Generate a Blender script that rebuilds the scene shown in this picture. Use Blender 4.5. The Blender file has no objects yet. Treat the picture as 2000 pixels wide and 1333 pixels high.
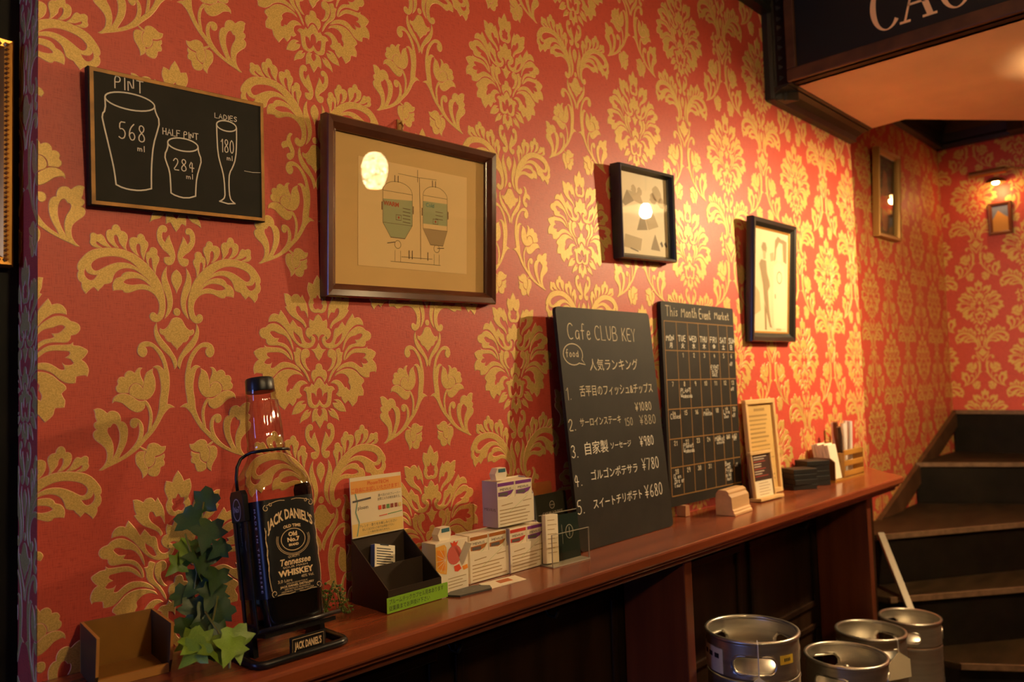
import bpy, bmesh, math, random
from mathutils import Vector, Matrix
from mathutils.geometry import tessellate_polygon
random.seed(7)
SC = bpy.context.scene
COL = SC.collection
ZC = 1.42            # camera height above the floor; heights measured from the lens are shifted by this
R = math.radians

# ------------------------------------------------------------------ camera
cam = bpy.data.cameras.new('camera'); cam.sensor_width = 36.0; cam.lens = 1524/2000*36
cam.clip_start = .02
cam.dof.use_dof = True; cam.dof.focus_distance = 1.42; cam.dof.aperture_fstop = 4.2
camo = bpy.data.objects.new('camera', cam); COL.objects.link(camo)
yaw, pitch, roll = .79849143, .05286636, -.03040851
fw = Vector((math.sin(yaw)*math.cos(pitch), math.cos(yaw)*math.cos(pitch), math.sin(pitch)))
rt = Vector((math.cos(yaw), -math.sin(yaw), 0)); up = rt.cross(fw)
r2 = rt*math.cos(roll) + up*math.sin(roll); u2 = -rt*math.sin(roll) + up*math.cos(roll)
mw = Matrix((r2, u2, -fw)).transposed().to_4x4(); mw.translation = Vector((0, -1.28498, ZC))
camo.matrix_world = mw
SC.camera = camo

# ------------------------------------------------------------------ world, exposure
w = bpy.data.worlds.new('world'); SC.world = w; w.use_nodes = True
w.node_tree.nodes['Background'].inputs[0].default_value = (1.0, .55, .25, 1)
w.node_tree.nodes['Background'].inputs[1].default_value = .02
vs = SC.view_settings
vs.view_transform = 'Standard'; vs.look = 'None'; vs.gamma = 1.0; vs.use_curve_mapping = False
vs.exposure = 0.0

# ------------------------------------------------------------------ room lights (lamp bodies are built further down)
WARM = (1.0, .66, .30)
def spot(name, loc, to, power, deg, blend, radius=.035, color=WARM):
    l = bpy.data.lights.new(name, 'SPOT'); l.energy = power; l.color = color
    l.spot_size = R(deg); l.spot_blend = blend; l.shadow_soft_size = radius
    o = bpy.data.objects.new(name, l); COL.objects.link(o)
    o.location = (loc[0], loc[1], loc[2]+ZC)
    d = Vector((to[0]-loc[0], to[1]-loc[1], to[2]-loc[2]))
    o.rotation_euler = d.to_track_quat('-Z', 'Y').to_euler()
    return o
def point(name, loc, power, radius=.06, color=WARM):
    l = bpy.data.lights.new(name, 'POINT'); l.energy = power; l.color = color; l.shadow_soft_size = radius
    o = bpy.data.objects.new(name, l); COL.objects.link(o); o.location = (loc[0], loc[1], loc[2]+ZC)
    return o
def area(name, loc, to, sx, sy, power, color):
    l = bpy.data.lights.new(name, 'AREA'); l.shape = 'RECTANGLE'; l.size = sx; l.size_y = sy; l.energy = power; l.color = color
    o = bpy.data.objects.new(name, l); COL.objects.link(o); o.location = (loc[0], loc[1], loc[2]+ZC)
    d = Vector((to[0]-loc[0], to[1]-loc[1], to[2]-loc[2])); o.rotation_euler = d.to_track_quat('-Z', 'Y').to_euler()
    return o
# assumed bluish daylight from the unseen left end, aimed at wall corner and bottle
area('assumed_daylight', (-1.95, -.20, .05), (.4, -.12, -.1), .45, 1.3, 16, (.24, .34, 1.0))

# ------------------------------------------------------------------ materials
MATS = {}
def mat(name, col, rough=.5, metal=0.0, var=0.0, vscale=40, bump=0.0, bscale=200, spec=.5, coat=0.0, emit=None, stretch=None, trans=0.0, ior=1.45, alpha=1.0, col2=None):
    if name in MATS: return MATS[name]
    m = bpy.data.materials.new(name); m.use_nodes = True; MATS[name] = m
    nt = m.node_tree; b = nt.nodes['Principled BSDF']
    b.inputs['Base Color'].default_value = (*col, 1); b.inputs['Roughness'].default_value = rough
    b.inputs['Metallic'].default_value = metal; b.inputs['Specular IOR Level'].default_value = spec
    b.inputs['Coat Weight'].default_value = coat; b.inputs['Coat Roughness'].default_value = .15
    b.inputs['Transmission Weight'].default_value = trans; b.inputs['IOR'].default_value = ior
    b.inputs['Alpha'].default_value = alpha
    if emit:
        b.inputs['Emission Color'].default_value = (*emit[:3], 1); b.inputs['Emission Strength'].default_value = emit[3]
    if var or bump:
        tc = nt.nodes.new('ShaderNodeTexCoord'); mp = nt.nodes.new('ShaderNodeMapping')
        nt.links.new(tc.outputs['Object'], mp.inputs['Vector'])
        if stretch: mp.inputs['Scale'].default_value = stretch
    if var:
        n = nt.nodes.new('ShaderNodeTexNoise'); n.inputs['Scale'].default_value = vscale; n.inputs['Detail'].default_value = 6
        nt.links.new(mp.outputs['Vector'], n.inputs['Vector'])
        r = nt.nodes.new('ShaderNodeValToRGB'); r.color_ramp.elements[0].position = .32; r.color_ramp.elements[1].position = .68
        c2 = col2 or tuple(min(1, c*(1+var)) for c in col)
        r.color_ramp.elements[0].color = (*[c*(1-var) for c in col], 1); r.color_ramp.elements[1].color = (*c2, 1)
        nt.links.new(n.outputs['Fac'], r.inputs['Fac']); nt.links.new(r.outputs['Color'], b.inputs['Base Color'])
    if bump:
        n2 = nt.nodes.new('ShaderNodeTexNoise'); n2.inputs['Scale'].default_value = bscale; n2.inputs['Detail'].default_value = 3
        nt.links.new(mp.outputs['Vector'], n2.inputs['Vector'])
        bp = nt.nodes.new('ShaderNodeBump'); bp.inputs['Strength'].default_value = bump; bp.inputs['Distance'].default_value = .002
        nt.links.new(n2.outputs['Fac'], bp.inputs['Height']); nt.links.new(bp.outputs['Normal'], b.inputs['Normal'])
    return m

def paper_mat():
    m = bpy.data.materials.new('red_wallpaper'); m.use_nodes = True; nt = m.node_tree; b = nt.nodes['Principled BSDF']
    tc = nt.nodes.new('ShaderNodeTexCoord')
    def weave(scale):
        mp = nt.nodes.new('ShaderNodeMapping'); mp.inputs['Scale'].default_value = scale
        nt.links.new(tc.outputs['Object'], mp.inputs['Vector'])
        n = nt.nodes.new('ShaderNodeTexNoise'); n.inputs['Scale'].default_value = 1; n.inputs['Detail'].default_value = 2
        nt.links.new(mp.outputs['Vector'], n.inputs['Vector']); return n
    a = weave((760, 760, 60)); c = weave((60, 60, 700))
    mx = nt.nodes.new('ShaderNodeMath'); mx.operation = 'ADD'
    nt.links.new(a.outputs['Fac'], mx.inputs[0]); nt.links.new(c.outputs['Fac'], mx.inputs[1])
    r = nt.nodes.new('ShaderNodeValToRGB'); r.color_ramp.elements[0].position = .62; r.color_ramp.elements[1].position = 1.38
    r.color_ramp.elements[0].color = (.42, .038, .027, 1); r.color_ramp.elements[1].color = (.62, .084, .052, 1)
    nt.links.new(mx.outputs[0], r.inputs['Fac']); nt.links.new(r.outputs['Color'], b.inputs['Base Color'])
    bp = nt.nodes.new('ShaderNodeBump'); bp.inputs['Strength'].default_value = .5; bp.inputs['Distance'].default_value = .0006
    nt.links.new(mx.outputs[0], bp.inputs['Height']); nt.links.new(bp.outputs['Normal'], b.inputs['Normal'])
    b.inputs['Roughness'].default_value = .46; b.inputs['Specular IOR Level'].default_value = .55
    return m
def gold_mat():
    m = bpy.data.materials.new('gold_print'); m.use_nodes = True; nt = m.node_tree; b = nt.nodes['Principled BSDF']
    tc = nt.nodes.new('ShaderNodeTexCoord')
    v = nt.nodes.new('ShaderNodeTexVoronoi'); v.inputs['Scale'].default_value = 900
    nt.links.new(tc.outputs['Object'], v.inputs['Vector'])
    r = nt.nodes.new('ShaderNodeValToRGB'); r.color_ramp.elements[0].color = (.58, .36, .085, 1); r.color_ramp.elements[1].color = (.82, .56, .17, 1)
    sp = nt.nodes.new('ShaderNodeSeparateColor'); nt.links.new(v.outputs['Color'], sp.inputs['Color'])
    nt.links.new(sp.outputs['Red'], r.inputs['Fac']); nt.links.new(r.outputs['Color'], b.inputs['Base Color'])
    bp = nt.nodes.new('ShaderNodeBump'); bp.inputs['Strength'].default_value = .35; bp.inputs['Distance'].default_value = .0008
    nt.links.new(sp.outputs['Green'], bp.inputs['Height']); nt.links.new(bp.outputs['Normal'], b.inputs['Normal'])
    b.inputs['Metallic'].default_value = .25; b.inputs['Roughness'].default_value = .46
    return m
M_PAPER = paper_mat(); M_GOLD = gold_mat()
M_RIM = mat('gold_print_rim', (.86, .52, .26), .5, .2)
M_DARK = mat('dark_stained_wood', (.022, .010, .005), .45, spec=.2, var=.5, vscale=14, stretch=(1, 1, .12), bump=.15, bscale=60)
M_BLACKW = mat('black_panel', (.008, .007, .005), .55, spec=.2, var=.4, vscale=10)
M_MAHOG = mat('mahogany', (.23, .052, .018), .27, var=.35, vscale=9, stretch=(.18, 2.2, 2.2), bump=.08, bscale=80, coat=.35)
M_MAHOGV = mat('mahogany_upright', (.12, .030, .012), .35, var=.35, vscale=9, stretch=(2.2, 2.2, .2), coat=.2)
M_CREAM = mat('cream_plaster', (.80, .58, .36), .8, var=.05, vscale=6)
M_CORN = mat('black_carved_wood', (.018, .016, .011), .38, bump=.3, bscale=90)
M_FLOOR = mat('floor_wood', (.045, .022, .011), .5, var=.4, vscale=8, stretch=(.2, 2, 1))

# ------------------------------------------------------------------ mesh helpers
class MB:
    def __init__(s): s.v = []; s.f = []; s.m = []
    def add(s, vs, fs, mi=0):
        o = len(s.v); s.v += [tuple(v) for v in vs]
        for f in fs: s.f.append(tuple(i+o for i in f)); s.m.append(mi)
        return s
    def box(s, x0, x1, y0, y1, z0, z1, mi=0):
        vs = [(x, y, z) for z in (z0, z1) for y in (y0, y1) for x in (x0, x1)]
        return s.add(vs, [(0,2,3,1),(4,5,7,6),(0,1,5,4),(2,6,7,3),(0,4,6,2),(1,3,7,5)], mi)
    def prism(s, poly, a, b, axis='y', mi=0):
        # poly in the two remaining axes (x,z for y; y,z for x; x,y for z)
        n = len(poly)
        ar = sum(poly[i][0]*poly[(i+1) % n][1]-poly[(i+1) % n][0]*poly[i][1] for i in range(n))
        if ar < 0: poly = poly[::-1]
        def P(p, t):
            return {'y': (p[0], t, p[1]), 'x': (t, p[0], p[1]), 'z': (p[0], p[1], t)}[axis]
        vs = [P(p, a) for p in poly]+[P(p, b) for p in poly]
        fs = [(i, (i+1) % n, (i+1) % n+n, i+n) for i in range(n)]+[tuple(range(n))[::-1], tuple(range(n, 2*n))]
        if (axis == 'y') == (b > a): fs = [f[::-1] for f in fs]
        return s.add(vs, fs, mi)
    def lathe(s, prof, seg=32, mi=0, cx=0, cy=0):
        vs = []; fs = []; n = len(prof)
        for k in range(seg):
            a = 2*math.pi*k/seg
            for r, z in prof: vs.append((cx+r*math.cos(a), cy+r*math.sin(a), z))
        for k in range(seg):
            k2 = (k+1) % seg
            for i in range(n-1): fs.append((k*n+i, k2*n+i, k2*n+i+1, k*n+i+1))
        return s.add(vs, fs, mi)
    def tube(s, pts, r, seg=8, mi=0, closed=False):
        pts = [Vector(p) for p in pts]; n = len(pts); vs = []; fs = []
        t0 = (pts[1]-pts[0]).normalized(); nrm = t0.orthogonal().normalized()
        for i, p in enumerate(pts):
            a = pts[i-1] if (i > 0 or closed) else pts[i]; b = pts[(i+1) % n] if (i < n-1 or closed) else pts[i]
            t = (b-a).normalized(); nrm = (nrm-t*nrm.dot(t)).normalized(); bi = t.cross(nrm)
            rr = r[i] if isinstance(r, (list, tuple)) else r
            for k in range(seg):
                an = 2*math.pi*k/seg; vs.append(p+nrm*rr*math.cos(an)+bi*rr*math.sin(an))
        for i in range(n if closed else n-1):
            j = (i+1) % n
            for k in range(seg): fs.append((i*seg+k, i*seg+(k+1) % seg, j*seg+(k+1) % seg, j*seg+k))
        if not closed: fs += [tuple(range(seg))[::-1], tuple(range((n-1)*seg, n*seg))]
        return s.add(vs, fs, mi)
    def sheet(s, poly, y=0.0, mi=0, holes=()):
        # flat polygon in local x,z facing -y
        loops = [[Vector((p[0], p[1], 0)) for p in poly]]+[[Vector((p[0], p[1], 0)) for p in h] for h in holes]
        flat = [v for l in loops for v in l]; tris = tessellate_polygon(loops)
        fs = []
        for t in tris:
            a, b, c = (flat[i] for i in t)
            cr = (b-a).cross(c-a).z
            fs.append(tuple(t) if cr > 0 else tuple(t)[::-1])
        return s.add([(v.x, y, v.y) for v in flat], fs, mi)
    def stroke(s, pts, wd, y=0.0, mi=0, closed=False):
        # ribbon of width wd in the local x,z plane
        pts = [Vector((p[0], p[1])) for p in pts]; n = len(pts); vs = []; fs = []
        for i in range(n):
            a = pts[i-1] if (i > 0 or closed) else pts[i]; b = pts[(i+1) % n] if (i < n-1 or closed) else pts[i]
            d = b-a
            if d.length < 1e-9: d = Vector((1, 0))
            d.normalize(); q = Vector((-d.y, d.x))*wd/2
            e = Vector((0, 0))
            if not closed and i == 0: e = -d*wd*.35
            if not closed and i == n-1: e = d*wd*.35
            vs += [(pts[i].x+q.x+e.x, y, pts[i].y+q.y+e.y), (pts[i].x-q.x+e.x, y, pts[i].y-q.y+e.y)]
        for i in range(n if closed else n-1):
            j = (i+1) % n; fs.append((2*i+1, 2*j+1, 2*j, 2*i))
        return s.add(vs, fs, mi)
    def rot(s, m4):
        s.v = [tuple(m4 @ Vector(v)) for v in s.v]; return s
    def build(s, name, mats, parent=None, loc=(0,0,0), rot=(0,0,0), smooth=False, bevel=0.0, auto=None):
        me = bpy.data.meshes.new(name); me.from_pydata(s.v, [], s.f)
        if not isinstance(mats, (list, tuple)): mats = [mats]
        for m in mats: me.materials.append(m)
        if len(mats) > 1: me.polygons.foreach_set('material_index', s.m)
        if smooth: me.polygons.foreach_set('use_smooth', [True]*len(me.polygons))
        me.update()
        if auto is not None:
            me.set_sharp_from_angle(angle=R(auto))
        o = bpy.data.objects.new(name, me); COL.objects.link(o)
        o.location = loc; o.rotation_euler = rot
        if parent: o.parent = parent
        if bevel:
            b = o.modifiers.new('bevel', 'BEVEL'); b.width = bevel; b.segments = 2; b.limit_method = 'ANGLE'
        return o
def tag(o, label, cat, group=None):
    o['label'] = label; o['category'] = cat
    if group: o['group'] = group
    return o
def thing(name, label, cat, loc=(0,0,0), rot=(0,0,0), group=None):
    o = bpy.data.objects.new(name, None); COL.objects.link(o); o.empty_display_size = .02
    o.location = loc; o.rotation_euler = rot
    return tag(o, label, cat, group)
def struct(o): o['kind'] = 'structure'; return o
def stuff(o): o['kind'] = 'stuff'; return o
def copy_tree(o, parent=None):
    c = o.copy(); COL.objects.link(c)
    if parent: c.parent = parent
    for ch in [k for k in COL.objects if k.parent == o]: copy_tree(ch, c)
    return c
def arc(cx, cz, r, a0, a1, n=12, rz=None):
    rz = rz or r
    return [(cx+r*math.cos(R(a0+(a1-a0)*i/n)), cz+rz*math.sin(R(a0+(a1-a0)*i/n))) for i in range(n+1)]
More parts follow.
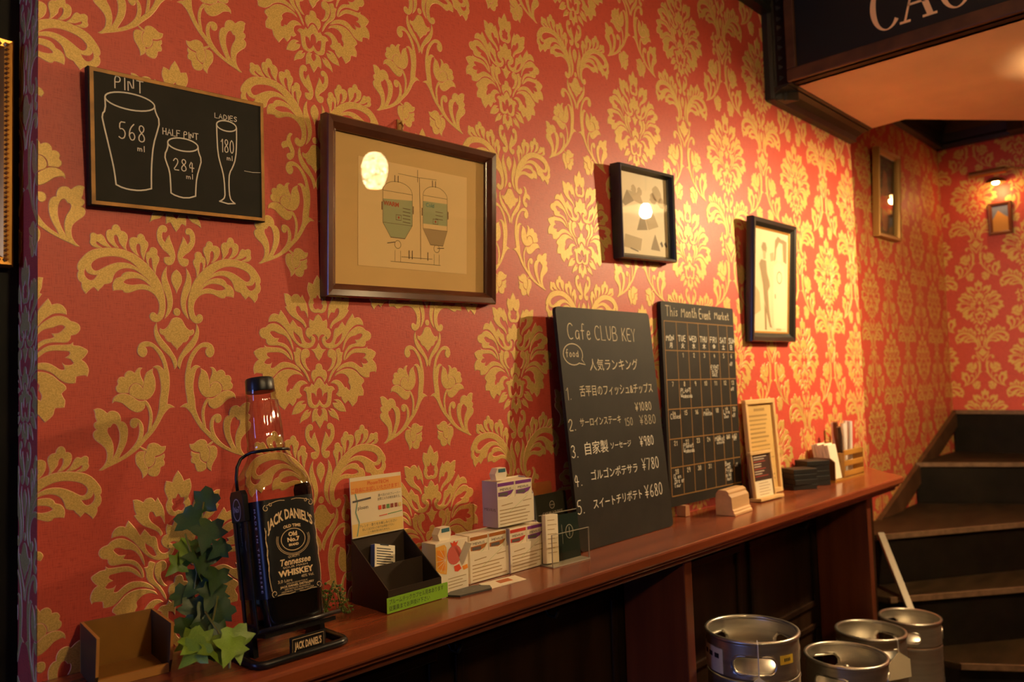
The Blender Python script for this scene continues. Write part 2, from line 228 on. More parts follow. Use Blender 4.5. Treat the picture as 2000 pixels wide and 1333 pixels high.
# ------------------------------------------------------------------ damask wallpaper motif, traced once, in tenths of a millimetre from the bead
# kind: x = lies on the column axis, s = one of a mirrored pair, c = small curl that only every second column has
MOTIF = [
['s',[[-1486,627],[-1481,653],[-1470,681],[-1449,717],[-1422,755],[-1392,795],[-1358,832],[-1319,864],[-1277,889],[-1229,908],[-1178,921],[-1121,934],[-1062,944],[-1002,949],[-944,950],[-893,948],[-842,942],[-790,929],[-738,911],[-685,889],[-633,862],[-580,827],[-528,788],[-477,745],[-430,699],[-387,651],[-349,602],[-316,554],[-286,504],[-261,454],[-241,404],[-226,351],[-214,302],[-205,267],[-198,232],[-192,187],[-189,138],[-188,83],[-192,25],[-202,-35],[-218,-89],[-241,-126],[-269,-156],[-300,-174],[-333,-182],[-366,-176],[-396,-161],[-415,-140],[-427,-115],[-430,-89],[-424,-64],[-410,-46],[-391,-35],[-370,-35],[-350,-43],[-336,-58],[-325,-77],[-313,-69],[-303,-59],[-291,-32],[-282,2],[-276,47],[-276,96],[-286,143],[-303,189],[-331,234],[-366,274],[-405,301],[-447,320],[-491,333],[-536,337],[-581,333],[-624,323],[-670,304],[-712,285],[-743,274],[-773,267],[-798,269],[-820,276],[-828,291],[-837,304],[-872,307],[-912,304],[-944,299],[-976,291],[-983,327],[-986,363],[-980,401],[-967,436],[-950,460],[-929,480],[-893,494],[-860,507],[-851,526],[-843,545],[-821,567],[-791,586],[-750,595],[-705,597],[-661,593],[-617,581],[-572,562],[-529,537],[-487,507],[-449,473],[-417,437],[-386,399],[-417,447],[-449,492],[-483,524],[-520,552],[-559,582],[-599,610],[-642,633],[-687,649],[-735,657],[-782,658],[-822,652],[-860,639],[-892,623],[-920,603],[-943,580],[-962,554],[-977,522],[-988,489],[-994,460],[-1001,434],[-1013,417],[-1030,405],[-1055,395],[-1080,388],[-1097,386],[-1113,381],[-1126,364],[-1138,343],[-1159,321],[-1180,301],[-1190,287],[-1200,272],[-1215,287],[-1229,302],[-1243,317],[-1257,327],[-1276,320],[-1294,306],[-1319,284],[-1343,259],[-1357,241],[-1371,222],[-1390,245],[-1407,268],[-1421,296],[-1429,324],[-1427,351],[-1427,377],[-1444,393],[-1463,409],[-1477,437],[-1486,469],[-1485,502],[-1478,531],[-1469,545],[-1463,558],[-1471,570],[-1482,583],[-1487,604]],[[-1302,669],[-1292,693],[-1277,716],[-1251,742],[-1220,765],[-1180,785],[-1137,800],[-1088,813],[-1037,823],[-982,829],[-927,829],[-876,823],[-825,811],[-772,791],[-721,766],[-681,739],[-643,708],[-609,675],[-577,640],[-614,663],[-652,684],[-695,706],[-739,723],[-782,731],[-825,734],[-868,732],[-911,726],[-961,711],[-1012,690],[-1064,662],[-1113,632],[-1152,605],[-1187,583],[-1212,573],[-1237,570],[-1259,577],[-1277,591],[-1290,609],[-1298,629],[-1302,649]],[[-1376,618],[-1372,596],[-1366,575],[-1353,553],[-1334,533],[-1307,522],[-1277,516],[-1247,514],[-1220,516],[-1210,520],[-1200,526],[-1213,498],[-1229,471],[-1248,446],[-1269,428],[-1293,419],[-1318,420],[-1344,432],[-1367,451],[-1385,475],[-1397,502],[-1401,533],[-1399,564],[-1389,591]],[[-835,427],[-828,444],[-813,461],[-792,477],[-766,489],[-725,500],[-679,507],[-635,509],[-591,505],[-546,491],[-503,470],[-464,440],[-431,410],[-413,390],[-396,370],[-427,382],[-458,394],[-493,404],[-530,410],[-565,410],[-600,405],[-643,396],[-688,387],[-734,388],[-775,393],[-798,401],[-818,410],[-829,417]]],
['s',[[-1305,1095],[-1305,1120],[-1301,1140],[-1284,1153],[-1264,1158],[-1245,1153],[-1227,1144],[-1217,1138],[-1207,1133],[-1185,1141],[-1161,1148],[-1143,1139],[-1128,1124],[-1115,1105],[-1103,1082],[-1091,1056],[-1078,1031],[-1062,1009],[-1045,989],[-1031,976],[-1016,963],[-1039,963],[-1062,965],[-1095,971],[-1128,980],[-1155,995],[-1178,1011],[-1193,1024],[-1207,1033],[-1218,1033],[-1227,1028],[-1232,1018],[-1232,1005],[-1224,991],[-1211,976],[-1195,966],[-1178,957],[-1164,951],[-1149,944],[-1172,941],[-1195,939],[-1224,940],[-1252,945],[-1275,956],[-1293,972],[-1306,990],[-1313,1010],[-1308,1030],[-1301,1051],[-1302,1073]]],
['s',[[-1078,1175],[-1073,1199],[-1061,1218],[-1043,1230],[-1023,1236],[-1011,1234],[-998,1230],[-995,1259],[-989,1285],[-977,1306],[-960,1321],[-939,1326],[-917,1322],[-898,1304],[-883,1280],[-878,1256],[-871,1236],[-849,1231],[-823,1228],[-800,1213],[-780,1192],[-770,1166],[-768,1138],[-773,1105],[-781,1072],[-788,1043],[-794,1016],[-795,992],[-794,970],[-789,954],[-783,939],[-798,948],[-811,959],[-835,987],[-858,1018],[-878,1044],[-892,1069],[-895,1092],[-897,1114],[-906,1138],[-918,1157],[-932,1166],[-947,1168],[-960,1162],[-969,1152],[-974,1127],[-973,1097],[-965,1065],[-952,1035],[-940,1015],[-927,997],[-916,983],[-906,969],[-929,971],[-952,976],[-978,992],[-1003,1012],[-1025,1031],[-1045,1053],[-1060,1077],[-1070,1104],[-1077,1140]]],
['s',[[-737,1077],[-736,1102],[-728,1124],[-709,1141],[-685,1152],[-662,1154],[-641,1152],[-628,1151],[-614,1150],[-614,1172],[-610,1193],[-592,1210],[-570,1221],[-549,1218],[-530,1207],[-517,1188],[-508,1167],[-504,1148],[-499,1131],[-481,1117],[-463,1102],[-456,1078],[-455,1051],[-462,1023],[-473,993],[-487,960],[-500,925],[-508,891],[-514,859],[-517,836],[-519,812],[-530,834],[-541,856],[-553,891],[-562,929],[-563,967],[-562,1003],[-569,1033],[-580,1057],[-591,1066],[-606,1068],[-621,1060],[-633,1047],[-639,1023],[-642,995],[-639,967],[-633,940],[-625,916],[-616,896],[-607,882],[-598,869],[-621,880],[-642,893],[-669,915],[-694,943],[-714,977],[-729,1013],[-736,1046]]],
['s',[[-483,881],[-481,906],[-473,928],[-454,939],[-433,951],[-423,975],[-415,999],[-401,1014],[-383,1021],[-360,1021],[-337,1012],[-321,995],[-310,972],[-313,939],[-315,906],[-299,889],[-284,871],[-282,840],[-289,805],[-304,771],[-321,736],[-330,703],[-335,669],[-338,639],[-340,608],[-350,623],[-358,639],[-367,669],[-376,703],[-381,741],[-384,778],[-386,807],[-388,833],[-396,849],[-406,860],[-418,860],[-429,853],[-439,838],[-447,819],[-449,796],[-447,772],[-444,745],[-439,717],[-451,734],[-461,752],[-471,782],[-478,816],[-482,849]]],
['s',[[-161,1320],[-155,1339],[-156,1359],[-164,1379],[-179,1394],[-201,1403],[-225,1403],[-252,1390],[-276,1368],[-293,1338],[-304,1303],[-309,1261],[-309,1218],[-305,1180],[-296,1144],[-282,1111],[-264,1081],[-238,1045],[-209,1011],[-181,989],[-154,969],[-131,947],[-112,925],[-100,908],[-89,890],[-118,887],[-145,884],[-171,882],[-192,875],[-198,858],[-196,837],[-193,813],[-183,791],[-162,772],[-137,762],[-108,764],[-81,776],[-59,798],[-43,827],[-30,865],[-23,905],[-25,943],[-32,981],[-45,1027],[-60,1074],[-76,1117],[-92,1156],[-102,1185],[-110,1212],[-113,1228],[-115,1245],[-129,1227],[-143,1208],[-158,1177],[-171,1148],[-176,1133],[-181,1118],[-200,1139],[-217,1162],[-229,1188],[-235,1217],[-236,1252],[-230,1284],[-221,1297],[-207,1305],[-196,1302],[-184,1298],[-171,1307]]],
['x',[[0,688],[-25,668],[-48,646],[-65,618],[-77,587],[-82,554],[-82,520],[-75,487],[-64,455],[-48,421],[-31,390],[-19,366],[-8,344],[-4,328],[0,311],[4,328],[8,344],[19,366],[31,390],[48,421],[64,455],[75,487],[82,520],[82,554],[77,587],[65,618],[48,646],[25,668]]],
['s',[[-160,726],[-182,692],[-202,657],[-218,621],[-230,584],[-238,546],[-240,507],[-236,469],[-230,433],[-226,402],[-220,372],[-208,344],[-194,317],[-178,275],[-163,229],[-152,185],[-146,141],[-144,93],[-148,46],[-156,5],[-167,-35],[-179,-75],[-193,-116],[-165,-87],[-140,-57],[-115,-18],[-94,25],[-80,74],[-71,125],[-69,173],[-72,220],[-80,269],[-90,319],[-103,370],[-118,417],[-131,449],[-143,481],[-156,524],[-166,570],[-170,613],[-170,654],[-166,690]]],
['x',[[0,52],[-19,46],[-36,33],[-47,15],[-51,-6],[-47,-28],[-37,-48],[-20,-61],[0,-67],[20,-61],[37,-48],[47,-28],[51,-6],[47,15],[36,33],[19,46]]],
['x',[[0,-102],[-33,-107],[-62,-120],[-80,-137],[-95,-159],[-110,-191],[-128,-226],[-150,-258],[-174,-284],[-197,-300],[-221,-309],[-243,-303],[-266,-291],[-275,-307],[-280,-324],[-273,-348],[-258,-370],[-230,-384],[-203,-397],[-192,-420],[-185,-444],[-168,-469],[-148,-490],[-122,-498],[-97,-503],[-84,-519],[-74,-536],[-56,-555],[-37,-573],[-22,-588],[-9,-602],[-4,-614],[0,-628],[4,-614],[9,-602],[22,-588],[37,-573],[56,-555],[74,-536],[84,-519],[97,-503],[122,-498],[148,-490],[168,-469],[185,-444],[192,-420],[203,-397],[230,-384],[258,-370],[273,-348],[280,-324],[275,-307],[266,-291],[243,-303],[221,-309],[197,-300],[174,-284],[150,-258],[128,-226],[110,-191],[95,-159],[80,-137],[62,-120],[33,-107]]],
['s',[[-328,-205],[-344,-237],[-356,-271],[-361,-312],[-361,-355],[-354,-401],[-342,-447],[-321,-496],[-294,-544],[-264,-585],[-231,-623],[-194,-658],[-158,-692],[-126,-726],[-98,-762],[-78,-806],[-63,-852],[-51,-894],[-40,-937],[-24,-917],[-12,-895],[-8,-861],[-11,-824],[-20,-788],[-34,-753],[-54,-718],[-76,-683],[-103,-639],[-134,-594],[-175,-544],[-216,-496],[-245,-460],[-271,-422],[-293,-381],[-311,-339],[-320,-299],[-324,-261],[-327,-233]]],
['s',[[-551,-749],[-574,-740],[-594,-722],[-610,-699],[-620,-672],[-623,-644],[-620,-617],[-610,-584],[-594,-553],[-570,-531],[-540,-515],[-506,-506],[-469,-505],[-433,-512],[-398,-527],[-361,-551],[-326,-582],[-293,-615],[-263,-651],[-236,-691],[-213,-735],[-190,-794],[-172,-850],[-166,-879],[-161,-908],[-149,-956],[-138,-1011],[-132,-1070],[-130,-1133],[-131,-1197],[-136,-1263],[-145,-1329],[-155,-1393],[-162,-1453],[-170,-1514],[-144,-1518],[-119,-1525],[-88,-1543],[-54,-1565],[-89,-1565],[-119,-1567],[-139,-1578],[-156,-1593],[-189,-1627],[-222,-1668],[-246,-1707],[-268,-1749],[-294,-1797],[-323,-1847],[-357,-1900],[-395,-1952],[-435,-1996],[-476,-2038],[-517,-2081],[-556,-2123],[-586,-2157],[-617,-2190],[-659,-2223],[-704,-2254],[-746,-2283],[-790,-2310],[-840,-2337],[-892,-2362],[-942,-2385],[-992,-2406],[-1040,-2424],[-1083,-2441],[-1113,-2457],[-1141,-2470],[-1161,-2472],[-1181,-2470],[-1156,-2450],[-1132,-2427],[-1110,-2396],[-1091,-2361],[-1080,-2328],[-1075,-2293],[-1072,-2249],[-1076,-2205],[-1088,-2167],[-1107,-2132],[-1138,-2098],[-1172,-2066],[-1207,-2037],[-1237,-2009],[-1254,-1983],[-1265,-1955],[-1269,-1928],[-1265,-1903],[-1253,-1883],[-1237,-1870],[-1221,-1865],[-1205,-1863],[-1222,-1850],[-1237,-1835],[-1250,-1813],[-1257,-1790],[-1256,-1772],[-1249,-1756],[-1229,-1745],[-1212,-1732],[-1222,-1703],[-1237,-1669],[-1239,-1638],[-1241,-1608],[-1248,-1581],[-1257,-1555],[-1235,-1545],[-1212,-1539],[-1187,-1542],[-1163,-1550],[-1138,-1565],[-1114,-1583],[-1092,-1606],[-1071,-1621],[-1055,-1611],[-1040,-1596],[-1016,-1588],[-990,-1587],[-960,-1595],[-931,-1610],[-909,-1633],[-893,-1661],[-885,-1688],[-881,-1715],[-882,-1737],[-881,-1755],[-866,-1759],[-847,-1761],[-825,-1777],[-805,-1800],[-789,-1834],[-779,-1873],[-777,-1920],[-780,-1971],[-787,-2021],[-797,-2068],[-809,-2103],[-823,-2137],[-844,-2180],[-866,-2223],[-884,-2258],[-900,-2291],[-910,-2312],[-921,-2333],[-880,-2311],[-841,-2287],[-797,-2257],[-755,-2223],[-719,-2187],[-686,-2148],[-658,-2110],[-634,-2071],[-619,-2037],[-607,-2001],[-599,-1961],[-594,-1921],[-594,-1884],[-598,-1848],[-605,-1812],[-615,-1784],[-625,-1777],[-637,-1773],[-634,-1792],[-633,-1810],[-636,-1829],[-646,-1845],[-664,-1857],[-685,-1861],[-706,-1850],[-724,-1831],[-733,-1810],[-736,-1786],[-732,-1757],[-719,-1733],[-695,-1720],[-667,-1716],[-636,-1723],[-606,-1739],[-582,-1764],[-563,-1796],[-549,-1835],[-541,-1879],[-541,-1924],[-546,-1969],[-556,-2009],[-568,-2049],[-548,-2028],[-529,-2007],[-507,-1981],[-484,-1955],[-457,-1931],[-431,-1904],[-403,-1863],[-377,-1816],[-352,-1768],[-331,-1717],[-310,-1660],[-294,-1600],[-288,-1527],[-283,-1454],[-274,-1394],[-264,-1334],[-259,-1269],[-259,-1204],[-266,-1142],[-276,-1083],[-286,-1034],[-298,-990],[-309,-960],[-325,-934],[-349,-921],[-375,-911],[-350,-898],[-325,-890],[-302,-892],[-280,-902],[-256,-922],[-234,-944],[-220,-963],[-207,-982],[-211,-945],[-216,-907],[-227,-857],[-243,-805],[-270,-749],[-297,-702],[-307,-686],[-318,-670],[-342,-638],[-371,-605],[-402,-586],[-434,-574],[-462,-574],[-488,-579],[-503,-585],[-519,-593],[-502,-605],[-488,-620],[-480,-644],[-479,-671],[-487,-700],[-502,-726],[-525,-743]],[[-982,-1771],[-961,-1777],[-940,-1792],[-924,-1816],[-911,-1847],[-898,-1885],[-890,-1928],[-888,-1980],[-890,-2034],[-899,-2083],[-912,-2130],[-926,-2175],[-942,-2216],[-957,-2251],[-975,-2284],[-994,-2313],[-1013,-2342],[-1004,-2308],[-996,-2273],[-990,-2231],[-987,-2186],[-989,-2142],[-995,-2097],[-1008,-2051],[-1024,-2007],[-1046,-1969],[-1065,-1934],[-1075,-1902],[-1078,-1871],[-1072,-1847],[-1061,-1828],[-1047,-1827],[-1032,-1826],[-1019,-1807],[-1007,-1788],[-996,-1776]]],
['s',[[-516,-1445],[-497,-1453],[-481,-1464],[-460,-1494],[-441,-1530],[-426,-1566],[-415,-1604],[-406,-1645],[-402,-1688],[-403,-1730],[-407,-1770],[-411,-1801],[-416,-1833],[-412,-1824],[-408,-1814],[-421,-1873],[-435,-1922],[-451,-1940],[-471,-1956],[-467,-1920],[-462,-1884],[-455,-1844],[-448,-1803],[-443,-1748],[-440,-1703],[-441,-1699],[-442,-1695],[-445,-1662],[-450,-1621],[-460,-1582],[-472,-1547],[-488,-1523],[-503,-1500],[-510,-1473]]],
['s',[[-562,-925],[-577,-941],[-588,-959],[-591,-990],[-588,-1023],[-579,-1055],[-567,-1087],[-549,-1125],[-536,-1161],[-542,-1186],[-554,-1211],[-569,-1196],[-585,-1183],[-605,-1169],[-628,-1159],[-654,-1155],[-681,-1158],[-708,-1172],[-733,-1193],[-751,-1218],[-763,-1246],[-767,-1277],[-768,-1309],[-798,-1308],[-827,-1307],[-862,-1308],[-895,-1305],[-920,-1290],[-937,-1268],[-944,-1242],[-941,-1215],[-924,-1195],[-908,-1175],[-913,-1151],[-920,-1126],[-911,-1099],[-895,-1077],[-874,-1067],[-852,-1064],[-833,-1068],[-814,-1074],[-813,-1046],[-809,-1020],[-794,-997],[-775,-980],[-754,-972],[-732,-972],[-709,-979],[-689,-990],[-677,-1001],[-667,-1013],[-652,-985],[-636,-959],[-620,-941],[-601,-927],[-582,-924]]],
['s',[[-528,-1170],[-522,-1127],[-514,-1079],[-500,-1036],[-478,-997],[-438,-968],[-393,-943],[-397,-971],[-398,-998],[-383,-1038],[-367,-1082],[-358,-1132],[-354,-1184],[-355,-1230],[-363,-1275],[-382,-1323],[-409,-1366],[-442,-1398],[-480,-1419],[-521,-1423],[-560,-1420],[-592,-1416],[-621,-1409],[-639,-1400],[-656,-1390],[-686,-1374],[-716,-1356],[-733,-1339],[-744,-1319],[-746,-1289],[-740,-1256],[-725,-1223],[-705,-1195],[-681,-1180],[-655,-1174],[-628,-1177],[-602,-1189],[-581,-1209],[-563,-1233],[-553,-1256],[-546,-1279],[-541,-1252],[-537,-1225],[-532,-1198]]],
['s',[[-992,-1453],[-989,-1421],[-980,-1391],[-954,-1363],[-921,-1340],[-883,-1329],[-845,-1326],[-810,-1329],[-776,-1338],[-745,-1353],[-716,-1371],[-690,-1391],[-664,-1412],[-639,-1431],[-612,-1446],[-582,-1451],[-551,-1452],[-525,-1452],[-498,-1450],[-508,-1474],[-516,-1499],[-519,-1527],[-525,-1554],[-544,-1580],[-569,-1602],[-599,-1614],[-631,-1617],[-665,-1608],[-700,-1591],[-739,-1565],[-777,-1533],[-812,-1499],[-845,-1468],[-879,-1453],[-913,-1443],[-939,-1435],[-963,-1432],[-979,-1440]]],
['s',[[-599,-2164],[-573,-2176],[-547,-2189],[-515,-2208],[-481,-2228],[-487,-2238],[-495,-2243],[-523,-2231],[-556,-2210],[-579,-2188]]],
['s',[[-657,-2357],[-657,-2325],[-652,-2295],[-638,-2271],[-617,-2253],[-592,-2245],[-565,-2244],[-542,-2247],[-519,-2252],[-529,-2278],[-537,-2305],[-540,-2336],[-538,-2368],[-530,-2406],[-518,-2442],[-499,-2472],[-483,-2500],[-478,-2527],[-479,-2555],[-484,-2582],[-497,-2607],[-521,-2630],[-550,-2651],[-552,-2617],[-558,-2583],[-577,-2540],[-601,-2497],[-624,-2464],[-644,-2430],[-653,-2394]]],
['s',[[-486,-2228],[-483,-2202],[-477,-2174],[-462,-2152],[-441,-2136],[-411,-2127],[-378,-2125],[-347,-2135],[-316,-2150],[-289,-2172],[-262,-2191],[-231,-2194],[-198,-2192],[-201,-2217],[-208,-2242],[-223,-2265],[-244,-2285],[-275,-2302],[-308,-2316],[-340,-2321],[-366,-2329],[-370,-2354],[-369,-2384],[-377,-2415],[-389,-2446],[-410,-2470],[-434,-2487],[-454,-2492],[-474,-2487],[-491,-2469],[-505,-2444],[-516,-2408],[-523,-2370],[-522,-2332],[-514,-2298],[-502,-2275],[-490,-2255],[-487,-2241]]],
['s',[[-353,-2360],[-316,-2353],[-281,-2344],[-251,-2329],[-222,-2312],[-218,-2337],[-217,-2361],[-230,-2379],[-240,-2395],[-231,-2414],[-220,-2434],[-219,-2462],[-227,-2489],[-255,-2499],[-282,-2511],[-288,-2540],[-291,-2574],[-306,-2610],[-328,-2639],[-362,-2648],[-399,-2645],[-435,-2631],[-461,-2606],[-468,-2569],[-463,-2534],[-445,-2520],[-423,-2511],[-394,-2487],[-367,-2459],[-356,-2426],[-351,-2394],[-351,-2377]]],
['x',[[0,4199],[-31,4154],[-59,4109],[-76,4066],[-91,4022],[-116,4033],[-140,4042],[-164,4048],[-187,4053],[-200,4009],[-210,3967],[-212,3929],[-206,3892],[-186,3839],[-166,3791],[-161,3775],[-161,3759],[-175,3725],[-189,3687],[-191,3649],[-185,3612],[-169,3568],[-145,3530],[-110,3507],[-71,3495],[-36,3497],[0,3503],[36,3497],[71,3495],[110,3507],[145,3530],[169,3568],[185,3612],[191,3649],[189,3687],[175,3725],[161,3759],[161,3775],[166,3791],[186,3839],[206,3892],[212,3929],[210,3967],[200,4009],[187,4053],[164,4048],[140,4042],[116,4033],[91,4022],[76,4066],[59,4109],[31,4154]],[[0,3848],[-13,3834],[-25,3818],[-34,3795],[-47,3775],[-69,3773],[-95,3777],[-103,3747],[-106,3720],[-95,3695],[-86,3674],[-100,3659],[-113,3644],[-108,3612],[-93,3579],[-75,3559],[-51,3548],[-26,3558],[0,3569],[26,3558],[51,3548],[75,3559],[93,3579],[108,3612],[113,3644],[100,3659],[86,3674],[95,3695],[106,3720],[103,3747],[95,3777],[69,3773],[47,3775],[34,3795],[25,3818],[13,3834]]],
['s',[[-694,3814],[-663,3816],[-633,3813],[-590,3789],[-543,3758],[-528,3781],[-511,3801],[-487,3813],[-460,3818],[-433,3817],[-408,3807],[-385,3779],[-363,3745],[-344,3774],[-325,3803],[-310,3771],[-295,3739],[-274,3704],[-254,3667],[-240,3622],[-230,3574],[-224,3522],[-221,3472],[-219,3432],[-217,3392],[-229,3427],[-242,3461],[-263,3498],[-288,3525],[-321,3523],[-351,3517],[-363,3535],[-371,3558],[-384,3583],[-401,3603],[-428,3610],[-453,3605],[-465,3587],[-469,3563],[-470,3536],[-465,3508],[-451,3476],[-430,3444],[-404,3417],[-374,3391],[-343,3365],[-313,3337],[-290,3305],[-272,3274],[-262,3249],[-257,3227],[-266,3217],[-279,3208],[-295,3239],[-314,3268],[-343,3294],[-376,3317],[-415,3339],[-457,3360],[-504,3384],[-549,3412],[-586,3445],[-618,3483],[-649,3526],[-677,3572],[-658,3579],[-647,3591],[-659,3624],[-676,3663],[-682,3705],[-685,3745],[-689,3779]]],
['x',[[0,3462],[-31,3437],[-58,3411],[-73,3378],[-85,3349],[-97,3338],[-112,3334],[-141,3346],[-175,3365],[-185,3339],[-192,3313],[-192,3274],[-188,3238],[-184,3222],[-178,3206],[-206,3200],[-231,3190],[-250,3168],[-263,3143],[-268,3119],[-266,3096],[-254,3065],[-234,3034],[-202,3008],[-166,2984],[-162,3010],[-155,3035],[-144,3062],[-128,3083],[-102,3093],[-74,3093],[-52,3083],[-32,3066],[-17,3045],[-6,3020],[-2,2992],[0,2963],[2,2992],[6,3020],[17,3045],[32,3066],[52,3083],[74,3093],[102,3093],[128,3083],[144,3062],[155,3035],[162,3010],[166,2984],[202,3008],[234,3034],[254,3065],[266,3096],[268,3119],[263,3143],[250,3168],[231,3190],[206,3200],[178,3206],[184,3222],[188,3238],[192,3274],[192,3313],[185,3339],[175,3365],[141,3346],[112,3334],[97,3338],[85,3349],[73,3378],[58,3411],[31,3437]]],
['s',[[-1008,3295],[-1007,3322],[-1003,3349],[-984,3383],[-958,3414],[-925,3432],[-889,3439],[-850,3430],[-810,3415],[-802,3436],[-794,3457],[-782,3480],[-769,3503],[-744,3473],[-720,3442],[-690,3402],[-661,3362],[-640,3325],[-622,3290],[-609,3267],[-597,3245],[-584,3264],[-571,3282],[-551,3307],[-529,3334],[-504,3305],[-479,3276],[-457,3244],[-434,3218],[-405,3211],[-378,3205],[-359,3181],[-347,3151],[-340,3106],[-333,3058],[-324,3016],[-309,2977],[-286,2946],[-258,2922],[-226,2913],[-195,2914],[-171,2925],[-152,2943],[-144,2965],[-141,2990],[-162,2999],[-183,3008],[-179,3028],[-171,3045],[-152,3055],[-129,3055],[-103,3042],[-82,3019],[-74,2988],[-78,2953],[-95,2914],[-122,2878],[-156,2852],[-196,2835],[-242,2827],[-291,2829],[-338,2838],[-384,2856],[-431,2885],[-475,2919],[-512,2954],[-546,2991],[-585,3045],[-625,3100],[-658,3145],[-694,3189],[-738,3231],[-782,3266],[-820,3289],[-861,3304],[-907,3308],[-950,3306],[-979,3301]],[[-522,3148],[-503,3125],[-482,3103],[-447,3077],[-411,3049],[-389,3019],[-371,2985],[-356,2947],[-341,2907],[-362,2896],[-383,2893],[-418,2914],[-454,2947],[-482,2982],[-504,3020],[-520,3057],[-529,3093],[-527,3121]]],
['s',[[-1194,3093],[-1188,3118],[-1174,3142],[-1147,3161],[-1116,3175],[-1092,3179],[-1068,3185],[-1045,3208],[-1019,3232],[-982,3247],[-940,3257],[-901,3257],[-862,3250],[-822,3234],[-783,3212],[-733,3176],[-685,3135],[-647,3092],[-616,3045],[-589,2996],[-567,2945],[-550,2893],[-538,2845],[-535,2817],[-534,2790],[-546,2817],[-558,2845],[-575,2889],[-597,2936],[-630,2984],[-666,3026],[-699,3051],[-736,3070],[-780,3081],[-825,3090],[-860,3108],[-893,3125],[-929,3133],[-962,3132],[-983,3118],[-1001,3100],[-983,3072],[-963,3047],[-937,3020],[-905,2998],[-867,2992],[-827,2991],[-842,2966],[-857,2941],[-833,2929],[-808,2919],[-770,2911],[-729,2902],[-692,2885],[-659,2862],[-628,2828],[-600,2789],[-577,2749],[-561,2707],[-550,2657],[-547,2616],[-554,2610],[-564,2607],[-574,2648],[-586,2689],[-609,2735],[-640,2780],[-682,2818],[-729,2847],[-778,2864],[-828,2873],[-889,2874],[-946,2872],[-988,2872],[-1024,2880],[-1047,2901],[-1062,2928],[-1062,2954],[-1066,2977],[-1099,2988],[-1138,2998],[-1166,3023],[-1185,3051],[-1193,3071]]],
['s',[[-1097,2861],[-1081,2846],[-1064,2834],[-1023,2829],[-976,2826],[-923,2825],[-869,2823],[-819,2818],[-770,2806],[-723,2782],[-681,2752],[-649,2723],[-622,2689],[-601,2649],[-583,2607],[-618,2634],[-652,2661],[-690,2695],[-731,2725],[-779,2742],[-830,2751],[-889,2753],[-948,2750],[-1002,2748],[-1046,2741],[-1060,2725],[-1065,2705],[-1060,2686],[-1047,2669],[-1029,2655],[-1008,2643],[-1039,2635],[-1067,2625],[-1083,2608],[-1096,2589],[-1109,2576],[-1116,2562],[-1106,2545],[-1087,2531],[-1060,2524],[-1030,2522],[-1003,2524],[-981,2531],[-970,2541],[-961,2553],[-979,2520],[-991,2491],[-992,2470],[-982,2455],[-955,2452],[-923,2459],[-890,2481],[-854,2508],[-815,2533],[-774,2552],[-735,2561],[-694,2561],[-645,2555],[-594,2543],[-547,2526],[-503,2506],[-465,2479],[-432,2450],[-406,2421],[-382,2390],[-428,2411],[-474,2432],[-514,2450],[-555,2465],[-604,2473],[-655,2475],[-706,2468],[-756,2453],[-803,2429],[-846,2400],[-881,2364],[-916,2329],[-955,2299],[-994,2276],[-1028,2267],[-1062,2264],[-1100,2261],[-1130,2270],[-1134,2313],[-1138,2358],[-1167,2373],[-1204,2377],[-1240,2382],[-1270,2382],[-1283,2375],[-1294,2365],[-1305,2403],[-1312,2440],[-1308,2476],[-1297,2510],[-1280,2543],[-1258,2572],[-1233,2591],[-1206,2607],[-1227,2629],[-1248,2651],[-1268,2678],[-1285,2704],[-1297,2726],[-1298,2748],[-1277,2767],[-1246,2784],[-1214,2801],[-1179,2815],[-1137,2817],[-1102,2821],[-1096,2838]]],
['s',[[-985,2231],[-954,2257],[-916,2284],[-878,2324],[-837,2363],[-788,2394],[-737,2416],[-682,2427],[-626,2429],[-569,2422],[-515,2410],[-466,2392],[-423,2372],[-396,2357],[-372,2339],[-356,2319],[-342,2297],[-367,2315],[-393,2330],[-432,2343],[-475,2349],[-517,2347],[-557,2337],[-595,2315],[-628,2288],[-651,2263],[-665,2234],[-658,2202],[-651,2170],[-665,2148],[-681,2126],[-690,2095],[-692,2063],[-685,2035],[-673,2008],[-646,2020],[-623,2033],[-611,2054],[-601,2071],[-583,2064],[-564,2060],[-544,2089],[-520,2126],[-490,2161],[-455,2191],[-418,2210],[-379,2218],[-340,2214],[-304,2202],[-281,2187],[-261,2168],[-294,2165],[-326,2159],[-361,2144],[-392,2122],[-410,2096],[-420,2066],[-422,2031],[-416,1998],[-397,1972],[-373,1949],[-401,1923],[-428,1903],[-457,1904],[-482,1905],[-489,1884],[-493,1857],[-514,1823],[-537,1792],[-550,1780],[-564,1770],[-582,1788],[-600,1805],[-616,1817],[-631,1829],[-653,1805],[-674,1779],[-700,1744],[-728,1706],[-759,1730],[-789,1756],[-815,1783],[-835,1814],[-843,1860],[-854,1899],[-885,1908],[-920,1906],[-950,1908],[-979,1909],[-987,1958],[-988,2007],[-960,2059],[-939,2108],[-968,2144],[-1002,2175],[-1001,2204]]],
['s',[[-281,2806],[-250,2804],[-223,2792],[-207,2767],[-198,2737],[-197,2707],[-205,2681],[-221,2664],[-242,2653],[-265,2646],[-284,2634],[-291,2605],[-290,2569],[-281,2532],[-266,2495],[-246,2459],[-225,2430],[-210,2415],[-194,2401],[-210,2400],[-225,2402],[-260,2425],[-298,2458],[-326,2498],[-348,2542],[-366,2588],[-377,2634],[-380,2677],[-376,2717],[-367,2750],[-349,2777],[-317,2796]]],
